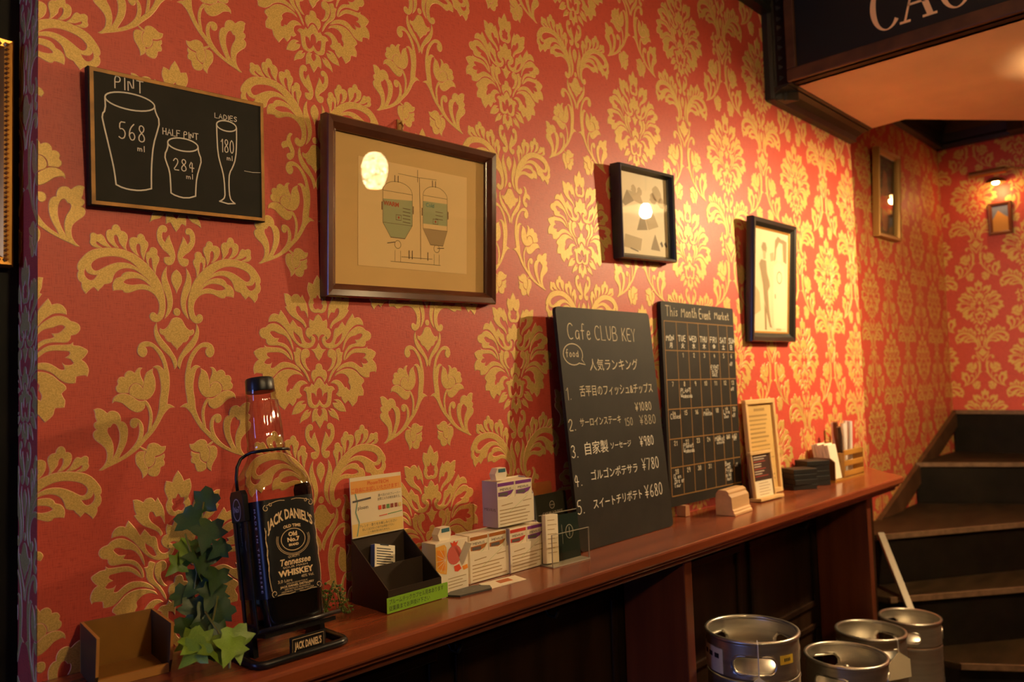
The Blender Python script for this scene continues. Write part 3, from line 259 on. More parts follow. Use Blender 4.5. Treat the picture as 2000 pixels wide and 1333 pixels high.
['s',[[-446,2827],[-414,2813],[-375,2791],[-386,2759],[-396,2726],[-404,2681],[-408,2634],[-407,2597],[-399,2560],[-382,2523],[-359,2486],[-330,2450],[-298,2412],[-272,2370],[-248,2328],[-228,2284],[-213,2244],[-207,2218],[-203,2193],[-216,2209],[-229,2226],[-252,2269],[-279,2319],[-309,2363],[-340,2403],[-370,2432],[-401,2459],[-433,2485],[-462,2515],[-485,2555],[-501,2597],[-504,2634],[-505,2671],[-516,2707],[-529,2744],[-501,2746],[-478,2753],[-471,2781],[-467,2809],[-459,2822]]],
['x',[[0,2916],[-17,2876],[-35,2841],[-54,2818],[-78,2803],[-111,2798],[-147,2798],[-128,2782],[-111,2765],[-94,2747],[-79,2728],[-70,2700],[-59,2672],[-41,2647],[-23,2625],[-11,2611],[0,2597],[11,2611],[23,2625],[41,2647],[59,2672],[70,2700],[79,2728],[94,2747],[111,2765],[128,2782],[147,2798],[111,2798],[78,2803],[54,2818],[35,2841],[17,2876]]],
['x',[[0,2531],[-28,2525],[-52,2508],[-63,2478],[-69,2447],[-70,2432],[-75,2419],[-103,2412],[-133,2401],[-151,2376],[-161,2346],[-163,2309],[-157,2271],[-136,2234],[-111,2196],[-101,2224],[-88,2251],[-68,2275],[-45,2293],[-23,2302],[0,2306],[23,2302],[45,2293],[68,2275],[88,2251],[101,2224],[111,2196],[136,2234],[157,2271],[163,2309],[161,2346],[151,2376],[133,2401],[103,2412],[75,2419],[70,2432],[69,2447],[63,2478],[52,2508],[28,2525]]],
['x',[[0,2260],[-27,2247],[-52,2222],[-76,2188],[-97,2155],[-109,2136],[-120,2116],[-139,2136],[-158,2156],[-177,2124],[-198,2099],[-225,2097],[-252,2100],[-275,2096],[-296,2087],[-313,2067],[-329,2044],[-300,2032],[-276,2014],[-263,1965],[-256,1907],[-250,1846],[-242,1791],[-228,1758],[-205,1731],[-163,1712],[-117,1703],[-82,1707],[-50,1720],[-24,1744],[0,1761],[24,1744],[50,1720],[82,1707],[117,1703],[163,1712],[205,1731],[228,1758],[242,1791],[250,1846],[256,1907],[263,1965],[276,2014],[300,2032],[329,2044],[313,2067],[296,2087],[275,2096],[252,2100],[225,2097],[198,2099],[177,2124],[158,2156],[139,2136],[120,2116],[109,2136],[97,2155],[76,2188],[52,2222],[27,2247]],[[0,2094],[-30,2071],[-54,2046],[-64,2013],[-67,1978],[-68,1952],[-68,1925],[-81,1954],[-100,1979],[-136,1992],[-177,2001],[-179,1953],[-179,1904],[-171,1853],[-158,1807],[-140,1777],[-115,1756],[-87,1753],[-60,1764],[-30,1800],[0,1844],[30,1800],[60,1764],[87,1753],[115,1756],[140,1777],[158,1807],[171,1853],[179,1904],[179,1953],[177,2001],[136,1992],[100,1979],[81,1954],[68,1925],[68,1952],[67,1978],[64,2013],[54,2046],[30,2071]]],
['s',[[-572,1613],[-557,1661],[-538,1707],[-508,1756],[-473,1799],[-443,1824],[-408,1840],[-366,1843],[-321,1841],[-351,1823],[-376,1805],[-388,1792],[-398,1777],[-344,1780],[-290,1782],[-299,1748],[-313,1716],[-343,1687],[-379,1661],[-410,1641],[-444,1626],[-504,1618]]],
['s',[[-415,1448],[-405,1493],[-392,1537],[-366,1582],[-336,1621],[-309,1647],[-281,1666],[-260,1672],[-237,1674],[-254,1650],[-271,1627],[-254,1622],[-238,1621],[-214,1634],[-188,1652],[-201,1613],[-217,1576],[-242,1546],[-273,1521],[-317,1504],[-360,1488],[-388,1469]]],
['x',[[0,1527],[-24,1552],[-44,1578],[-56,1608],[-60,1637],[-53,1659],[-42,1680],[-77,1683],[-109,1678],[-133,1655],[-149,1622],[-158,1581],[-161,1536],[-161,1492],[-158,1448],[-123,1467],[-91,1474],[-68,1444],[-48,1403],[-24,1368],[0,1332],[24,1368],[48,1403],[68,1444],[91,1474],[123,1467],[158,1448],[161,1492],[161,1536],[158,1581],[149,1622],[133,1655],[109,1678],[77,1683],[42,1680],[53,1659],[60,1637],[56,1608],[44,1578],[24,1552]]],
['c',[[-487,19],[-509,27],[-531,27],[-558,1],[-582,-36],[-592,-86],[-603,-133],[-637,-151],[-672,-164],[-695,-192],[-705,-222],[-693,-251],[-674,-280],[-641,-264],[-611,-250],[-592,-240],[-573,-231],[-553,-255],[-536,-281],[-526,-314],[-518,-348],[-549,-355],[-575,-364],[-593,-382],[-601,-404],[-594,-435],[-577,-463],[-553,-474],[-527,-471],[-492,-443],[-462,-401],[-448,-352],[-447,-299],[-462,-249],[-484,-202],[-504,-158],[-521,-116],[-528,-82],[-526,-47],[-509,-14]]]]
def prep(loop, ccw):
    a = sum(loop[i-1][0]*loop[i][1]-loop[i][0]*loop[i-1][1] for i in range(len(loop)))
    return loop if (a > 0) == ccw else loop[::-1]
def outset(loop, d):
    n = len(loop); out = []
    for i in range(n):
        p0, p1, p2 = (Vector(loop[i-1]), Vector(loop[i]), Vector(loop[(i+1) % n]))
        e1 = p1-p0; e2 = p2-p1
        if e1.length < 1e-9: e1 = e2
        if e2.length < 1e-9: e2 = e1
        n1 = Vector((e1.y, -e1.x)).normalized(); n2 = Vector((e2.y, -e2.x)).normalized()
        q = n1+n2
        q = n1 if q.length < 1e-6 else q.normalized()
        k = max(.5, q.dot(n1)); o = p1+q*d/k; out.append((o.x, o.y))
    return out
def dedupe(l):
    o = []
    for p in l:
        if not o or abs(p[0]-o[-1][0])+abs(p[1]-o[-1][1]) > 2e-4: o.append(p)
    if len(o) > 3 and abs(o[0][0]-o[-1][0])+abs(o[0][1]-o[-1][1]) < 2e-4: o.pop()
    return o
PIECES = []   # (is_curl, loops, tris)
for d in MOTIF:
    for sgn in ((1,) if d[0] == 'x' else (1, -1)):
        loops = []
        for k, l in enumerate(d[1:]):
            l = dedupe([(sgn*p[0]*1e-4, p[1]*1e-4) for p in l]); loops.append(prep(l, k == 0))
        tris = tessellate_polygon([[Vector((p[0], p[1], 0)) for p in l] for l in loops])
        flat = [p for l in loops for p in l]; tt = []
        for t in tris:
            a, b, c = (flat[i] for i in t)
            cr = (b[0]-a[0])*(c[1]-a[1])-(b[1]-a[1])*(c[0]-a[0])
            if abs(cr) > 1e-12: tt.append(tuple(t) if cr > 0 else tuple(t)[::-1])
        xs = [p[0] for p in flat]; zs = [p[1] for p in flat]
        PIECES.append((d[0] == 'c', loops, tt, (min(xs), max(xs), min(zs), max(zs))))
PW, PV, PX0, PZ0 = .265, .68055, .53158, .13279
def damask(name, parent, cols, s0, s1, z0, z1, toworld, relief):
    """cols: list of (s, odd); s runs along the wall, z up; toworld(s, z, h) -> point, h = height off the paper"""
    vs = []; fs = []; mi = []
    for s, odd in cols:
        for mm in range(-4, 4):
            zb = PZ0-(mm+(.5 if odd else 0))*PV
            for curl, loops, tris, bb in PIECES:
                if curl and not odd: continue
                if s+bb[1] < s0-.002 or s+bb[0] > s1+.002 or zb+bb[3] < z0-.002 or zb+bb[2] > z1+.002: continue
                o = len(vs)
                for l in loops: vs += [(s+p[0], zb+p[1], .0007) for p in l]
                for t in tris: fs.append((t[0]+o, t[1]+o, t[2]+o)); mi.append(0)
                if relief:
                    oo = o
                    for l in loops:
                        b0 = len(vs); n = len(l)
                        vs += [(s+p[0], zb+p[1], .00005) for p in outset(l, .0009)]
                        for i in range(n):
                            j = (i+1) % n
                            fs.append((b0+i, b0+j, oo+j, oo+i)); mi.append(1)
                        oo += n
    me = bpy.data.meshes.new(name); me.from_pydata(vs, [], fs); me.polygons.foreach_set('material_index', mi)
    bm = bmesh.new(); bm.from_mesh(me)
    for co, no in (((s0,0,0),(-1,0,0)), ((s1,0,0),(1,0,0)), ((0,z0,0),(0,-1,0)), ((0,z1,0),(0,1,0))):
        bmesh.ops.bisect_plane(bm, geom=bm.verts[:]+bm.edges[:]+bm.faces[:], dist=1e-6, plane_co=co, plane_no=no, clear_outer=True)
    for v in bm.verts: v.co = toworld(*v.co)
    bm.to_mesh(me); bm.free()
    me.materials.append(M_GOLD); me.materials.append(M_RIM)
    o = bpy.data.objects.new(name, me); COL.objects.link(o); o.parent = parent
    return stuff(o)

# ------------------------------------------------------------------ the room shell
XE, XR, YR, XB = .33, 3.50, .20, 5.54     # left corner, right end of the near wall, recess depth, stair end wall
ZCEIL = 1.46; ZS = 1.05                    # main ceiling, soffit underside (from the lens)
wl = struct(MB().box(XE, XR, 0, .6, 0, ZC+ZCEIL).build('wall_left', M_PAPER))
cols = [(PX0+n*PW, n % 2 == 1) for n in range(-3, 13)]
damask('damask_print', wl, cols, XE, XR, -.45, ZCEIL-.02, lambda s, z, h: (s, -h, z+ZC), True)
damask('damask_print', wl, [(PX0+n*PW, n % 2 == 1) for n in range(-4, 1)], XE-.10, XE, -.6, ZCEIL-.02, lambda s, z, h: (XE-h, XE-s, z+ZC), True)
ws = struct(MB().box(XR, XB+.2, YR, YR+.2, 0, ZC+2.2).build('wall_stair', M_PAPER))
damask('damask_print', ws, [(3.95+k*PW, k % 2 == 0) for k in range(-3, 8)], XR, XB, -.8, 1.44, lambda s, z, h: (s, YR-h, z+ZC), False)
wb = struct(MB().box(XB, XB+.2, -3.2, YR, 0, ZC+2.2).build('wall_back', M_PAPER))
damask('damask_print', wb, [(-.0138+k*PW, k % 2 == 1) for k in range(-2, 4)], -.20, .72, -.3, 1.44, lambda s, z, h: (XB-h, -s, z+ZC), False)
# dark doorway panelling left of the corner
wd = struct(MB().box(-2.2, XE, .10, .3, 0, ZC+ZCEIL).build('wall_panel', M_BLACKW))
pn = MB()
pn.box(-.30, -.02, .092, .10, .35, 1.32); pn.box(-.30, -.02, .092, .10, 1.40, 2.3)
pn.build('panel_moulding', M_BLACKW, wd, bevel=.004)
fl = struct(MB().box(-2.2, 6.2, -4.2, .6, -.1, 0).build('floor', M_FLOOR))
ce = struct(MB().box(-2.2, 2.72, -4.2, .6, ZC+ZCEIL, ZC+ZCEIL+.1).build('ceiling', M_CREAM))
struct(MB().box(2.72, 6.2, -4.2, .6, ZC+2.2, ZC+2.3).build('ceiling_upper', M_CREAM))
wf = struct(MB().box(-2.2, 6.2, -4.4, -4.2, 0, ZC+2.3).build('wall_front', M_DARK))
wo = struct(MB().box(-2.4, -2.2, -4.2, .6, 0, ZC+ZCEIL).build('wall_side', M_DARK))
struct(MB().box(XB+.66, XB+.86, -4.2, .6, 0, ZC+2.3).build('wall_far', M_DARK))
# lowered soffit over the way to the stair, with the stairwell opening cut behind it
sof = MB().prism([(2.74, 0), (XR, 0), (3.47, -.24), (3.89, -.58), (4.9, -1.4), (4.9, -4.2), (2.74, -4.2)], ZC+ZS, ZC+ZS+.12, 'z')
struct(sof.build('ceiling_soffit', M_CREAM))
struct(MB().box(2.72, 2.76, -4.2, 0, ZC+ZS, ZC+2.2).build('wall_beam', M_DARK))
# stairwell ceiling
struct(MB().prism([(XR, YR), (XB, YR), (XB, -1.4), (4.6, -1.4), (3.5, -.3)], ZC+1.62, ZC+1.66, 'z').build('ceiling_stairwell', M_CREAM))
# ------------------------------------------------------------------ wainscot below the ledge (part of the left wall)
LZ = ZC-.405
wn = MB().box(XE, XR, -.012, 0, 0, LZ-.03)
wn.build('wainscot', M_DARK, wl)
for x0, x1 in ((.45, 1.05), (1.10, 1.66), (1.80, 2.32), (2.38, 2.88)):
    for z0, z1 in ((.10, .50), (.56, LZ-.14)):
        m = MB(); t = .022
        m.box(x0, x1, -.022, -.012, z1-t, z1); m.box(x0, x1, -.022, -.012, z0, z0+t)
        m.box(x0, x0+t, -.022, -.012, z0+t, z1-t); m.box(x1-t, x1, -.022, -.012, z0+t, z1-t)
        m.build('wainscot_panel_moulding', M_DARK, wl, bevel=.004)

# ------------------------------------------------------------------ ledge with posts
led = thing('drinks_ledge', 'long polished mahogany drinks ledge fixed along the red wallpapered wall', 'ledge', (0, 0, LZ))
LP = [(XE, 0), (XE, -.245), (3.185, -.245), (3.235, -.222), (3.275, -.165), (3.47, 0)]
def inset_ledge(d): return [(XE, 0), (XE, -.245+d), (3.18-d*.3, -.245+d), (3.22-d*.6, -.222+d*.8), (3.26-d, -.165+d*.3), (3.46-d, 0)]
MB().prism(LP, -.026, 0, 'z').build('shelf_top', M_MAHOG, led, bevel=.005)
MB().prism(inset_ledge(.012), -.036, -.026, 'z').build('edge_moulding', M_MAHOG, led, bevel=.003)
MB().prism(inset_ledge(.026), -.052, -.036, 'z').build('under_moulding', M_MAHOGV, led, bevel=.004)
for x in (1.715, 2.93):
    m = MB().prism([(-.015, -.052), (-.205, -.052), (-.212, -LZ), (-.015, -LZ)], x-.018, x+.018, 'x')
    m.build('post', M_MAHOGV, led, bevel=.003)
M_IRON = mat('black_iron', (.012, .012, .012), .38, .3)
HK = [('iron coat hook under the ledge below the whiskey bottle end', .985), ('iron coat hook under the ledge below the cigarette packs', 1.262), ('iron coat hook under the ledge near the far post', 2.50)]
for lb, x in HK:
    h = thing('coat_hook', lb, 'hook', (x, -.13, LZ-.052), group='coat hooks under the ledge')
    MB().box(-.012, .012, -.02, .02, -.004, 0).build('plate', M_IRON, h)
    MB().tube([(0, 0, -.004), (0, 0, -.03), (0, -.012, -.045), (0, -.03, -.045), (0, -.038, -.03)], .004, 8).build('hook', M_IRON, h, smooth=True)

# ------------------------------------------------------------------ cornices
def carved(o, pts, r, step, name='carving'):
    m = MB(); L = 0
    for a, b in zip(pts[:-1], pts[1:]):
        a = Vector(a); b = Vector(b); d = b-a; n = max(1, int(d.length/step))
        for k in range(n):
            c = a+d*((k+.5)/n); sg = 1 if k % 2 else -1
            u = d.normalized(); s = Vector((0, 0, 1)) if abs(u.z) < .5 else Vector((1, 0, 0))
            ax = (u*.8+s*.6*sg).normalized(); q = ax.cross(Vector((0, -1, 0))).normalized()
            P = [c+ax*step*.42, c+q*r*.5, c-ax*step*.42, c-q*r*.5]
            m.add(P+[c+Vector((0, -r, 0))], [(0, 4, 1), (1, 4, 2), (2, 4, 3), (3, 4, 0)])
    return m.build(name, M_CORN, o)
# (distance from wall, height) profile of the cornice, bottom to top
def cornice(h, d):
    return [(0, 0), (-d*.30, 0), (-d*.34, h*.12), (-d*.28, h*.2), (-d*.36, h*.45), (-d*.6, h*.72), (-d*.85, h*.8), (-d*.85, h*.9), (-d, h*.92), (-d, h), (0, h)]
t1 = MB().prism(cornice(.13, .12), XE, 2.70, 'x').build('trim_1', M_CORN, loc=(0, 0, ZC+1.33)); struct(t1)
carved(t1, [(XE+1.2, -.045, .045), (2.68, -.045, .045)], .018, .05)
t2 = MB()
t2.prism([(2.693, 0), (2.693, -.022), (2.70, -.034), (2.715, -.03), (2.73, -.05), (2.745, -.05), (2.75, -.06), (2.79, -.085), (2.79, 0)], ZC+1.008, ZC+1.40, 'z')
t2o = struct(t2.build('trim_2', M_CORN))
carved(t2o, [(2.722, -.048, ZC+1.03), (2.722, -.048, ZC+1.40)], .020, .034)
carved(t2o, [(2.748, -.062, ZC+1.03), (2.748, -.062, ZC+1.40)], .012, .026)
t3 = struct(MB().prism([(p[0], p[1]) for p in cornice(.045, .10)], 2.70, 3.49, 'x').build('trim_3', M_CORN, loc=(0, 0, ZC+1.006)))
# stairwell cornice along recess wall, end wall and the return
ch = 1.415
t4 = struct(MB().prism(cornice(.2, .14), XR, XB, 'x').build('trim_4', M_CORN, loc=(0, YR, ZC+ch)))
t5 = struct(MB().prism([(-p[0], p[1]) for p in cornice(.2, .14)], YR, -.22, 'y').build('trim_5', M_CORN))
t5.matrix_world = Matrix.Translation((XB, 0, ZC+ch)) @ Matrix.Scale(-1, 4, (1, 0, 0))
bpy.context.view_layer.update()
_me = t5.data; _me.transform(t5.matrix_world); _me.flip_normals(); t5.matrix_world = Matrix.Identity(4)
struct(MB().box(XB-.14, XB, -.30, -.22, ZC+ch, ZC+ch+.24).build('trim_6', M_CORN))

# ------------------------------------------------------------------ sign board on the beam
M_SIGN = mat('black_sign_paint', (.006, .008, .007), .45)
M_SIGNF = mat('sign_frame_wood', (.075, .030, .012), .45, var=.35, vscale=12, stretch=(1, .2, 1))
M_LET = mat('cream_sign_letters', (.85, .55, .30), .6)
sg = thing('sign_board', 'black sign with cream serif capitals in a brown frame on the ceiling beam', 'sign', (2.72, 0, ZC+1.05), (0, 0, R(-90)))
MB().box(.09, 2.6, -.022, -.002, .0, .62).build('sign_panel', M_SIGN, sg)
MB().box(.09, 2.6, -.036, -.002, .0, .045).build('frame_rail', M_SIGNF, sg, bevel=.004)
MB().box(.09, 2.6, -.036, -.002, .575, .62).build('frame_rail', M_SIGNF, sg, bevel=.004)
MB().box(.09, .125, -.036, -.002, .045, .575).build('frame_stile', M_SIGNF, sg, bevel=.004)
def ringC(cx, cz, rx, rz, a0, a1, tk, n=28):
    o = []; i_ = []
    for k in range(n+1):
        a = R(a0+(a1-a0)*k/n); o.append((cx+rx*math.cos(a), cz+rz*math.sin(a)))
        w = tk*(.28+.72*abs(math.cos(a))); i_.append((cx+(rx-w)*math.cos(a), cz+(rz-w*.55)*math.sin(a)))
    return o+i_[::-1]
def serif_letters():
    H = .155; L = []
    m = MB(); m.sheet(ringC(.07, H/2, .070, H/2+.004, 48, 318, .026)); m.sheet([(.108, H*.72), (.122, H*.70), (.122, H*1.02), (.112, H*1.02)]); L.append((m, .385))
    m = MB(); m.sheet([(.012, .008), (.022, .008), (.068, H*.86), (.066, H)]); m.sheet([(.066, H), (.056, H*.86), (.108, .008), (.134, .008), (.076, H)])
    m.sheet([(.030, H*.34), (.105, H*.34), (.103, H*.39), (.032, H*.39)]); m.sheet([(-.006, 0), (.040, 0), (.040, .008), (-.006, .008)]); m.sheet([(.090, 0), (.150, 0), (.150, .008), (.090, .008)]); L.append((m, .535))
    m = MB(); m.sheet(ringC(.07, H/2, .070, H/2+.004, 48, 318, .026)); m.sheet([(.108, H*.72), (.122, H*.70), (.122, H*1.02), (.112, H*1.02)])
    m.sheet([(.104, .016), (.128, .016), (.128, H*.42), (.104, H*.42)]); m.sheet([(.090, H*.42), (.140, H*.42), (.140, H*.47), (.090, H*.47)]); L.append((m, .71))
    m = MB(); m.sheet([(.014, 0), (.036, 0), (.036, H), (.014, H)])
    for z in (0, H-.008): m.sheet([(0, z), (.105, z), (.105, z+.008), (0, z+.008)])
    m.sheet([(.036, H*.5), (.085, H*.5), (.085, H*.55), (.036, H*.55)]); m.sheet([(.097, 0), (.108, 0), (.112, H*.28), (.104, H*.28)]); L.append((m, .885))
    return L
for (m, x), xx in zip(serif_letters(), (.383, .478, .592, .70)):
    m.v = [(v[0]*.72, v[1], v[2]) for v in m.v]; m.build('letter', M_LET, sg, loc=(xx, -.0235, .080))

# ------------------------------------------------------------------ winding stair
M_STAIR = mat('stair_wood', (.022, .013, .006), .5, spec=.2, var=.4, vscale=7, stretch=(1, 3, 1), bump=.12, bscale=30)
M_RISER = mat('stair_riser', (.0060, .0042, .003), .55, spec=.12, var=.4, vscale=10)
M_NOSE = mat('worn_lit_step_edge', (.15, .085, .048), .45, var=.3, vscale=30)  # worn edge; the light catching it is put into the paler colour
st = thing('staircase', 'dark wooden winding staircase rising behind the end of the ledge', 'staircase', (4.4, -.3, 0))
def step(poly, z0, z1, nose):
    q = [(x-4.4, y+.3) for x, y in poly]
    o = MB().prism(q, ZC+z0, ZC+z1-.028, 'z').build('riser', M_RISER, st)
    MB().prism(q, ZC+z1-.028, ZC+z1, 'z').build('tread', M_STAIR, st, bevel=.003)
    a = Vector((nose[0][0]-4.4, nose[0][1]+.3)); b = Vector((nose[1][0]-4.4, nose[1][1]+.3)); d = (b-a).normalized(); n = Vector((d.y, -d.x))
    if n.x > 0: n = -n
    pl = [a, b, b+n*.012, a+n*.012]
    MB().prism([tuple(p) for p in pl], ZC+z1-.022, ZC+z1+.001, 'z').build('nosing', M_NOSE, st)
step([(3.56, -.30), (3.85, -.72), (4.6, -1.6), (5.53, -1.6), (5.53, .19), (3.56, .19)], -1.42, -1.195, ((3.56, -.30), (3.85, -.72)))
step([(3.54, -.045), (4.06, -.43), (4.9, -1.05), (5.53, -1.52), (5.53, .19), (3.54, .19)], -1.195, -.97, ((3.54, -.045), (4.9, -1.05)))
step([(3.72, .055), (4.42, -.38), (5.53, -1.08), (5.53, .19), (3.72, .19)], -.97, -.745, ((3.72, .055), (5.53, -1.08)))
step([(4.735, .19), (4.99, -.28), (5.53, -1.28), (5.53, .19)], -.745, -.52, ((4.735, .19), (4.99, -.28)))
step([(5.50, .19), (5.50, -1.2), (5.538, -1.2), (5.538, .19)], -.52, -.262, ((5.50, .17), (5.50, -1.2)))
sk = [(3.55, -1.02), (3.70, -.885), (4.2, -.715), (5.52, -.262), (5.52, -.36), (4.2, -.83), (3.70, -1.05)]
MB().prism([(x-4.4, z+ZC) for x, z in sk], .47, .495, 'y').build('wall_stringer', mat('stringer_wood', (.075, .034, .015), .45, var=.3, vscale=12), st)
a = Vector((3.735-4.4, .045+.3, ZC-.742)); b = Vector((3.50-4.4, -.15+.3, ZC-1.02))
sb = MB(); dd = (b-a).normalized(); side = Vector((.55, -.83, 0)).normalized()*.013; nn = dd.cross(side).normalized()*.012
sb.add([a-side-nn, a+side-nn, a+side+nn, a-side+nn, b-side-nn, b+side-nn, b+side+nn, b-side+nn], [(0,3,2,1),(4,5,6,7),(0,1,5,4),(1,2,6,5),(2,3,7,6),(3,0,4,7)])
sb.build('stringer_strip', mat('pale_metal_strip', (.26, .22, .17), .45, .3), st)

# ------------------------------------------------------------------ beer kegs
M_STEEL = mat('brushed_steel', (.62, .58, .50), .34, .9, var=.10, vscale=6, stretch=(1, 1, 18), bump=.03, bscale=120)
M_STEELD = mat('steel_top', (.48, .44, .38), .36, .9)
def keg(loc, D, H, face, label, grp='steel beer kegs by the ledge'):
    k = thing('beer_keg', label, 'keg', loc, (0, 0, R(face)), grp)
    r = D/2; c = .098*(D/.235)
    body = MB().lathe([(.001, .012), (r*.80, .012), (r*.80, 0), (r*.97, 0), (r*.985, .008), (r*.985, .05), (r*.93, .06), (r*.95, .07), (r*.985, .08), (r*.985, H*.45), (r, H*.46), (r, H*.5), (r*.985, H*.51),
                       (r*.985, H-c-.016), (r*1.0, H-c-.010), (r*.985, H-c-.004), (r*.9, H-c), (r*.86, H-c+.01), (r*.62, H-c+.035), (r*.48, H-c+.040), (r*.42, H-c+.028), (.001, H-c+.028)], 48)
    body.build('body', M_STEEL, k, smooth=True, auto=40)
    # chime wall with three hand holes
    m = MB(); NS, NZ = 144, 14; z0 = H-c; z1 = H-.006; vs = []
    for j in range(NZ+1):
        for i in range(NS):
            a = 2*math.pi*i/NS; vs.append((r*.985*math.cos(a), r*.985*math.sin(a), z0+(z1-z0)*j/NZ))
    fs = []; hz = z0+(z1-z0)*.42; hh = (z1-z0)*.24; hw = R(27)
    def inside(i, j):
        a = (2*math.pi*(i+.5)/NS+math.pi*2) % (2*math.pi/3)
        if a > math.pi/3: a -= 2*math.pi/3
        z = z0+(z1-z0)*(j+.5)/NZ-hz; ww = hw-hh/r
        da = max(0, abs(a)-ww)*r
        return da*da+z*z < hh*hh
    for j in range(NZ):
        for i in range(NS):
            if not inside(i, j): fs.append((j*NS+i, j*NS+(i+1) % NS, (j+1)*NS+(i+1) % NS, (j+1)*NS+i))
    m.add(vs, fs)
    ch = m.build('chime', M_STEEL, k, smooth=True)
    so = ch.modifiers.new('solid', 'SOLIDIFY'); so.thickness = .003
    rim = [(r*.98*math.cos(2*math.pi*i/48), r*.98*math.sin(2*math.pi*i/48), H-.005) for i in range(48)]
    MB().tube(rim, .0058, 8, closed=True).build('rolled_rim', M_STEEL, k, smooth=True)
    for q in range(3):
        ang = q*2*math.pi/3; P = []
        for s in range(28):
            t = 2*math.pi*s/28; ww = hw-hh/r
            u = (ww if math.cos(t) > 0 else -ww)+hh/r*math.cos(t); z = hz+hh*math.sin(t)
            P.append(((r*.988)*math.cos(ang+u), (r*.988)*math.sin(ang+u), z))
        MB().tube(P, .0036, 6, closed=True).build('handle_rim', M_STEEL, k, smooth=True)
    v = MB().lathe([(.001, H-c+.052), (.016, H-c+.052), (.019, H-c+.047), (.019, H-c+.040), (.026, H-c+.038), (.030, H-c+.034), (.030, H-c+.028)], 24)
    vo = v.build('valve', M_STEELD, k, smooth=True, auto=40)
    MB().lathe([(.001, H-c+.062), (.007, H-c+.061), (.009, H-c+.052)], 16).build('valve_pin', M_STEEL, vo, smooth=True)
    return k
camdir = lambda x, y: math.degrees(math.atan2(-1.285-y, -x))
M_YEL = mat('yellow_sticker', (.85, .55, .05), .5); M_WLAB = mat('white_label', (.72, .66, .60), .6); M_INK = mat('black_ink', (.015, .015, .02), .6)
KH = .385
K1 = (1.907, -.268); kz = ZC-.659
k0 = keg((K1[0]+.012, K1[1]-.006, 0), .245, kz-KH, camdir(*K1)+20, 'bottom steel keg carrying the keg with the yellow sticker')
k1 = keg((K1[0], K1[1], kz-KH), .235, KH, camdir(*K1)+2, 'steel keg with yellow sticker stacked on another keg beside ledge post')
k2 = keg((2.765, -.25, 0), .222, .545, camdir(2.765, -.25)+25, 'steel keg standing in front of the far ledge post, string on its rim')
k3 = keg((3.325, -.195, 0), .222, .45, camdir(3.325, -.195)-8, 'steel keg furthest right, below the pale stair strip')
k4 = keg((2.265, -.365, 0), .222, .62, camdir(2.265, -.365)-22, 'steel keg standing nearest of the three kegs by the stair')
def wrap(name, k, r, a0, a1, z0, z1, m, n=10):
    mb = MB(); vs = []
    for i in range(n+1):
        a = R(a0+(a1-a0)*i/n); vs += [(r*math.cos(a), r*math.sin(a), z0), (r*math.cos(a), r*math.sin(a), z1)]
    mb.add(vs, [(2*i, 2*i+2, 2*i+3, 2*i+1) for i in range(n)])
    return mb.build(name, m, k, smooth=True)
wrap('yellow_sticker', k1, .1182, 31, 52, KH-.058, KH-.036, M_YEL)
wrap('paper_label', k1, .1182, -84, -40, KH-.092, KH-.030, M_WLAB)
for i in range(4): wrap('sticker_print', k1, .1186, 37+i*2.6, 38.8+i*2.6, KH-.051, KH-.043, M_INK, 2)
for i in range(3): wrap('label_print', k1, .1186, -78+i*12, -70+i*12, KH-.056, KH-.044, M_INK, 3)
M_STRING = mat('white_string', (.75, .70, .66), .7); M_TAG = mat('tag_card', (.80, .68, .48), .7)
def tagged(k, r, H, ang, ln, w):
    a = R(ang); p = lambda rr, z: (rr*math.cos(a), rr*math.sin(a), z)
    MB().tube([p(r*.9, H-.03), p(r*.97, H+.003), p(r*1.05, H-.004), p(r*1.06, H-ln)], .0016, 6).build('string', M_STRING, k)
    t = Vector((-math.sin(a), math.cos(a), 0)); c = Vector(p(r*1.06, H-ln)); dn = Vector((0, 0, -1))
    mb = MB(); P = [c, c+t*w+dn*w*.62, c+t*w*1.05+dn*w*1.9, c-t*w*1.05+dn*w*1.9, c-t*w+dn*w*.75]
    n = Vector((math.cos(a), math.sin(a), 0))*.0015
    mb.add(P+[q+n for q in P], [(4,3,2,1,0), (5,6,7,8,9)]+[(i, (i+1) % 5, (i+1) % 5+5, i+5) for i in range(5)])
    mb.build('tag', M_TAG, k)
tagged(k1, .1175, KH, 4, .082, .03)
tagged(k2, .111, .545, 18, .04, .045)
# ------------------------------------------------------------------ lettering helpers
def font_mesh(body, size, sx=1.0, shear=0.0, align='CENTER', weight=0.0):
    c = bpy.data.curves.new('t', 'FONT'); c.body = body; c.size = size; c.shear = shear; c.align_x = align; c.align_y = 'CENTER'
    c.resolution_u = 2; c.offset = weight
    o = bpy.data.objects.new('t', c); COL.objects.link(o)
    dg = bpy.context.evaluated_depsgraph_get(); dg.update()
    me = bpy.data.meshes.new_from_object(o.evaluated_get(dg))
    V = [(v.co.x*sx, v.co.y) for v in me.vertices]; F = [tuple(p.vertices) for p in me.polygons]
    bpy.data.objects.remove(o); bpy.data.curves.remove(c); bpy.data.meshes.remove(me)
    return V, F
def put_text(mb, body, size, x, z, y=0.0, sx=1.0, shear=0.0, align='CENTER', rot=0.0, arch=0.0, weight=0.0, width=None, mi=0):
    V, F = font_mesh(body, size, sx, shear, align, weight)
    if width and V:
        w0 = max(v[0] for v in V)-min(v[0] for v in V)
        if w0 > 0: V = [(v[0]*width/w0, v[1]) for v in V]
    ca, sa = math.cos(R(rot)), math.sin(R(rot)); P = []
    for a, b in V:
        if arch: b = b-arch*a*a
        P.append((x+a*ca-b*sa, y, z+a*sa+b*ca))
    mb.add(P, F, mi)
    return mb
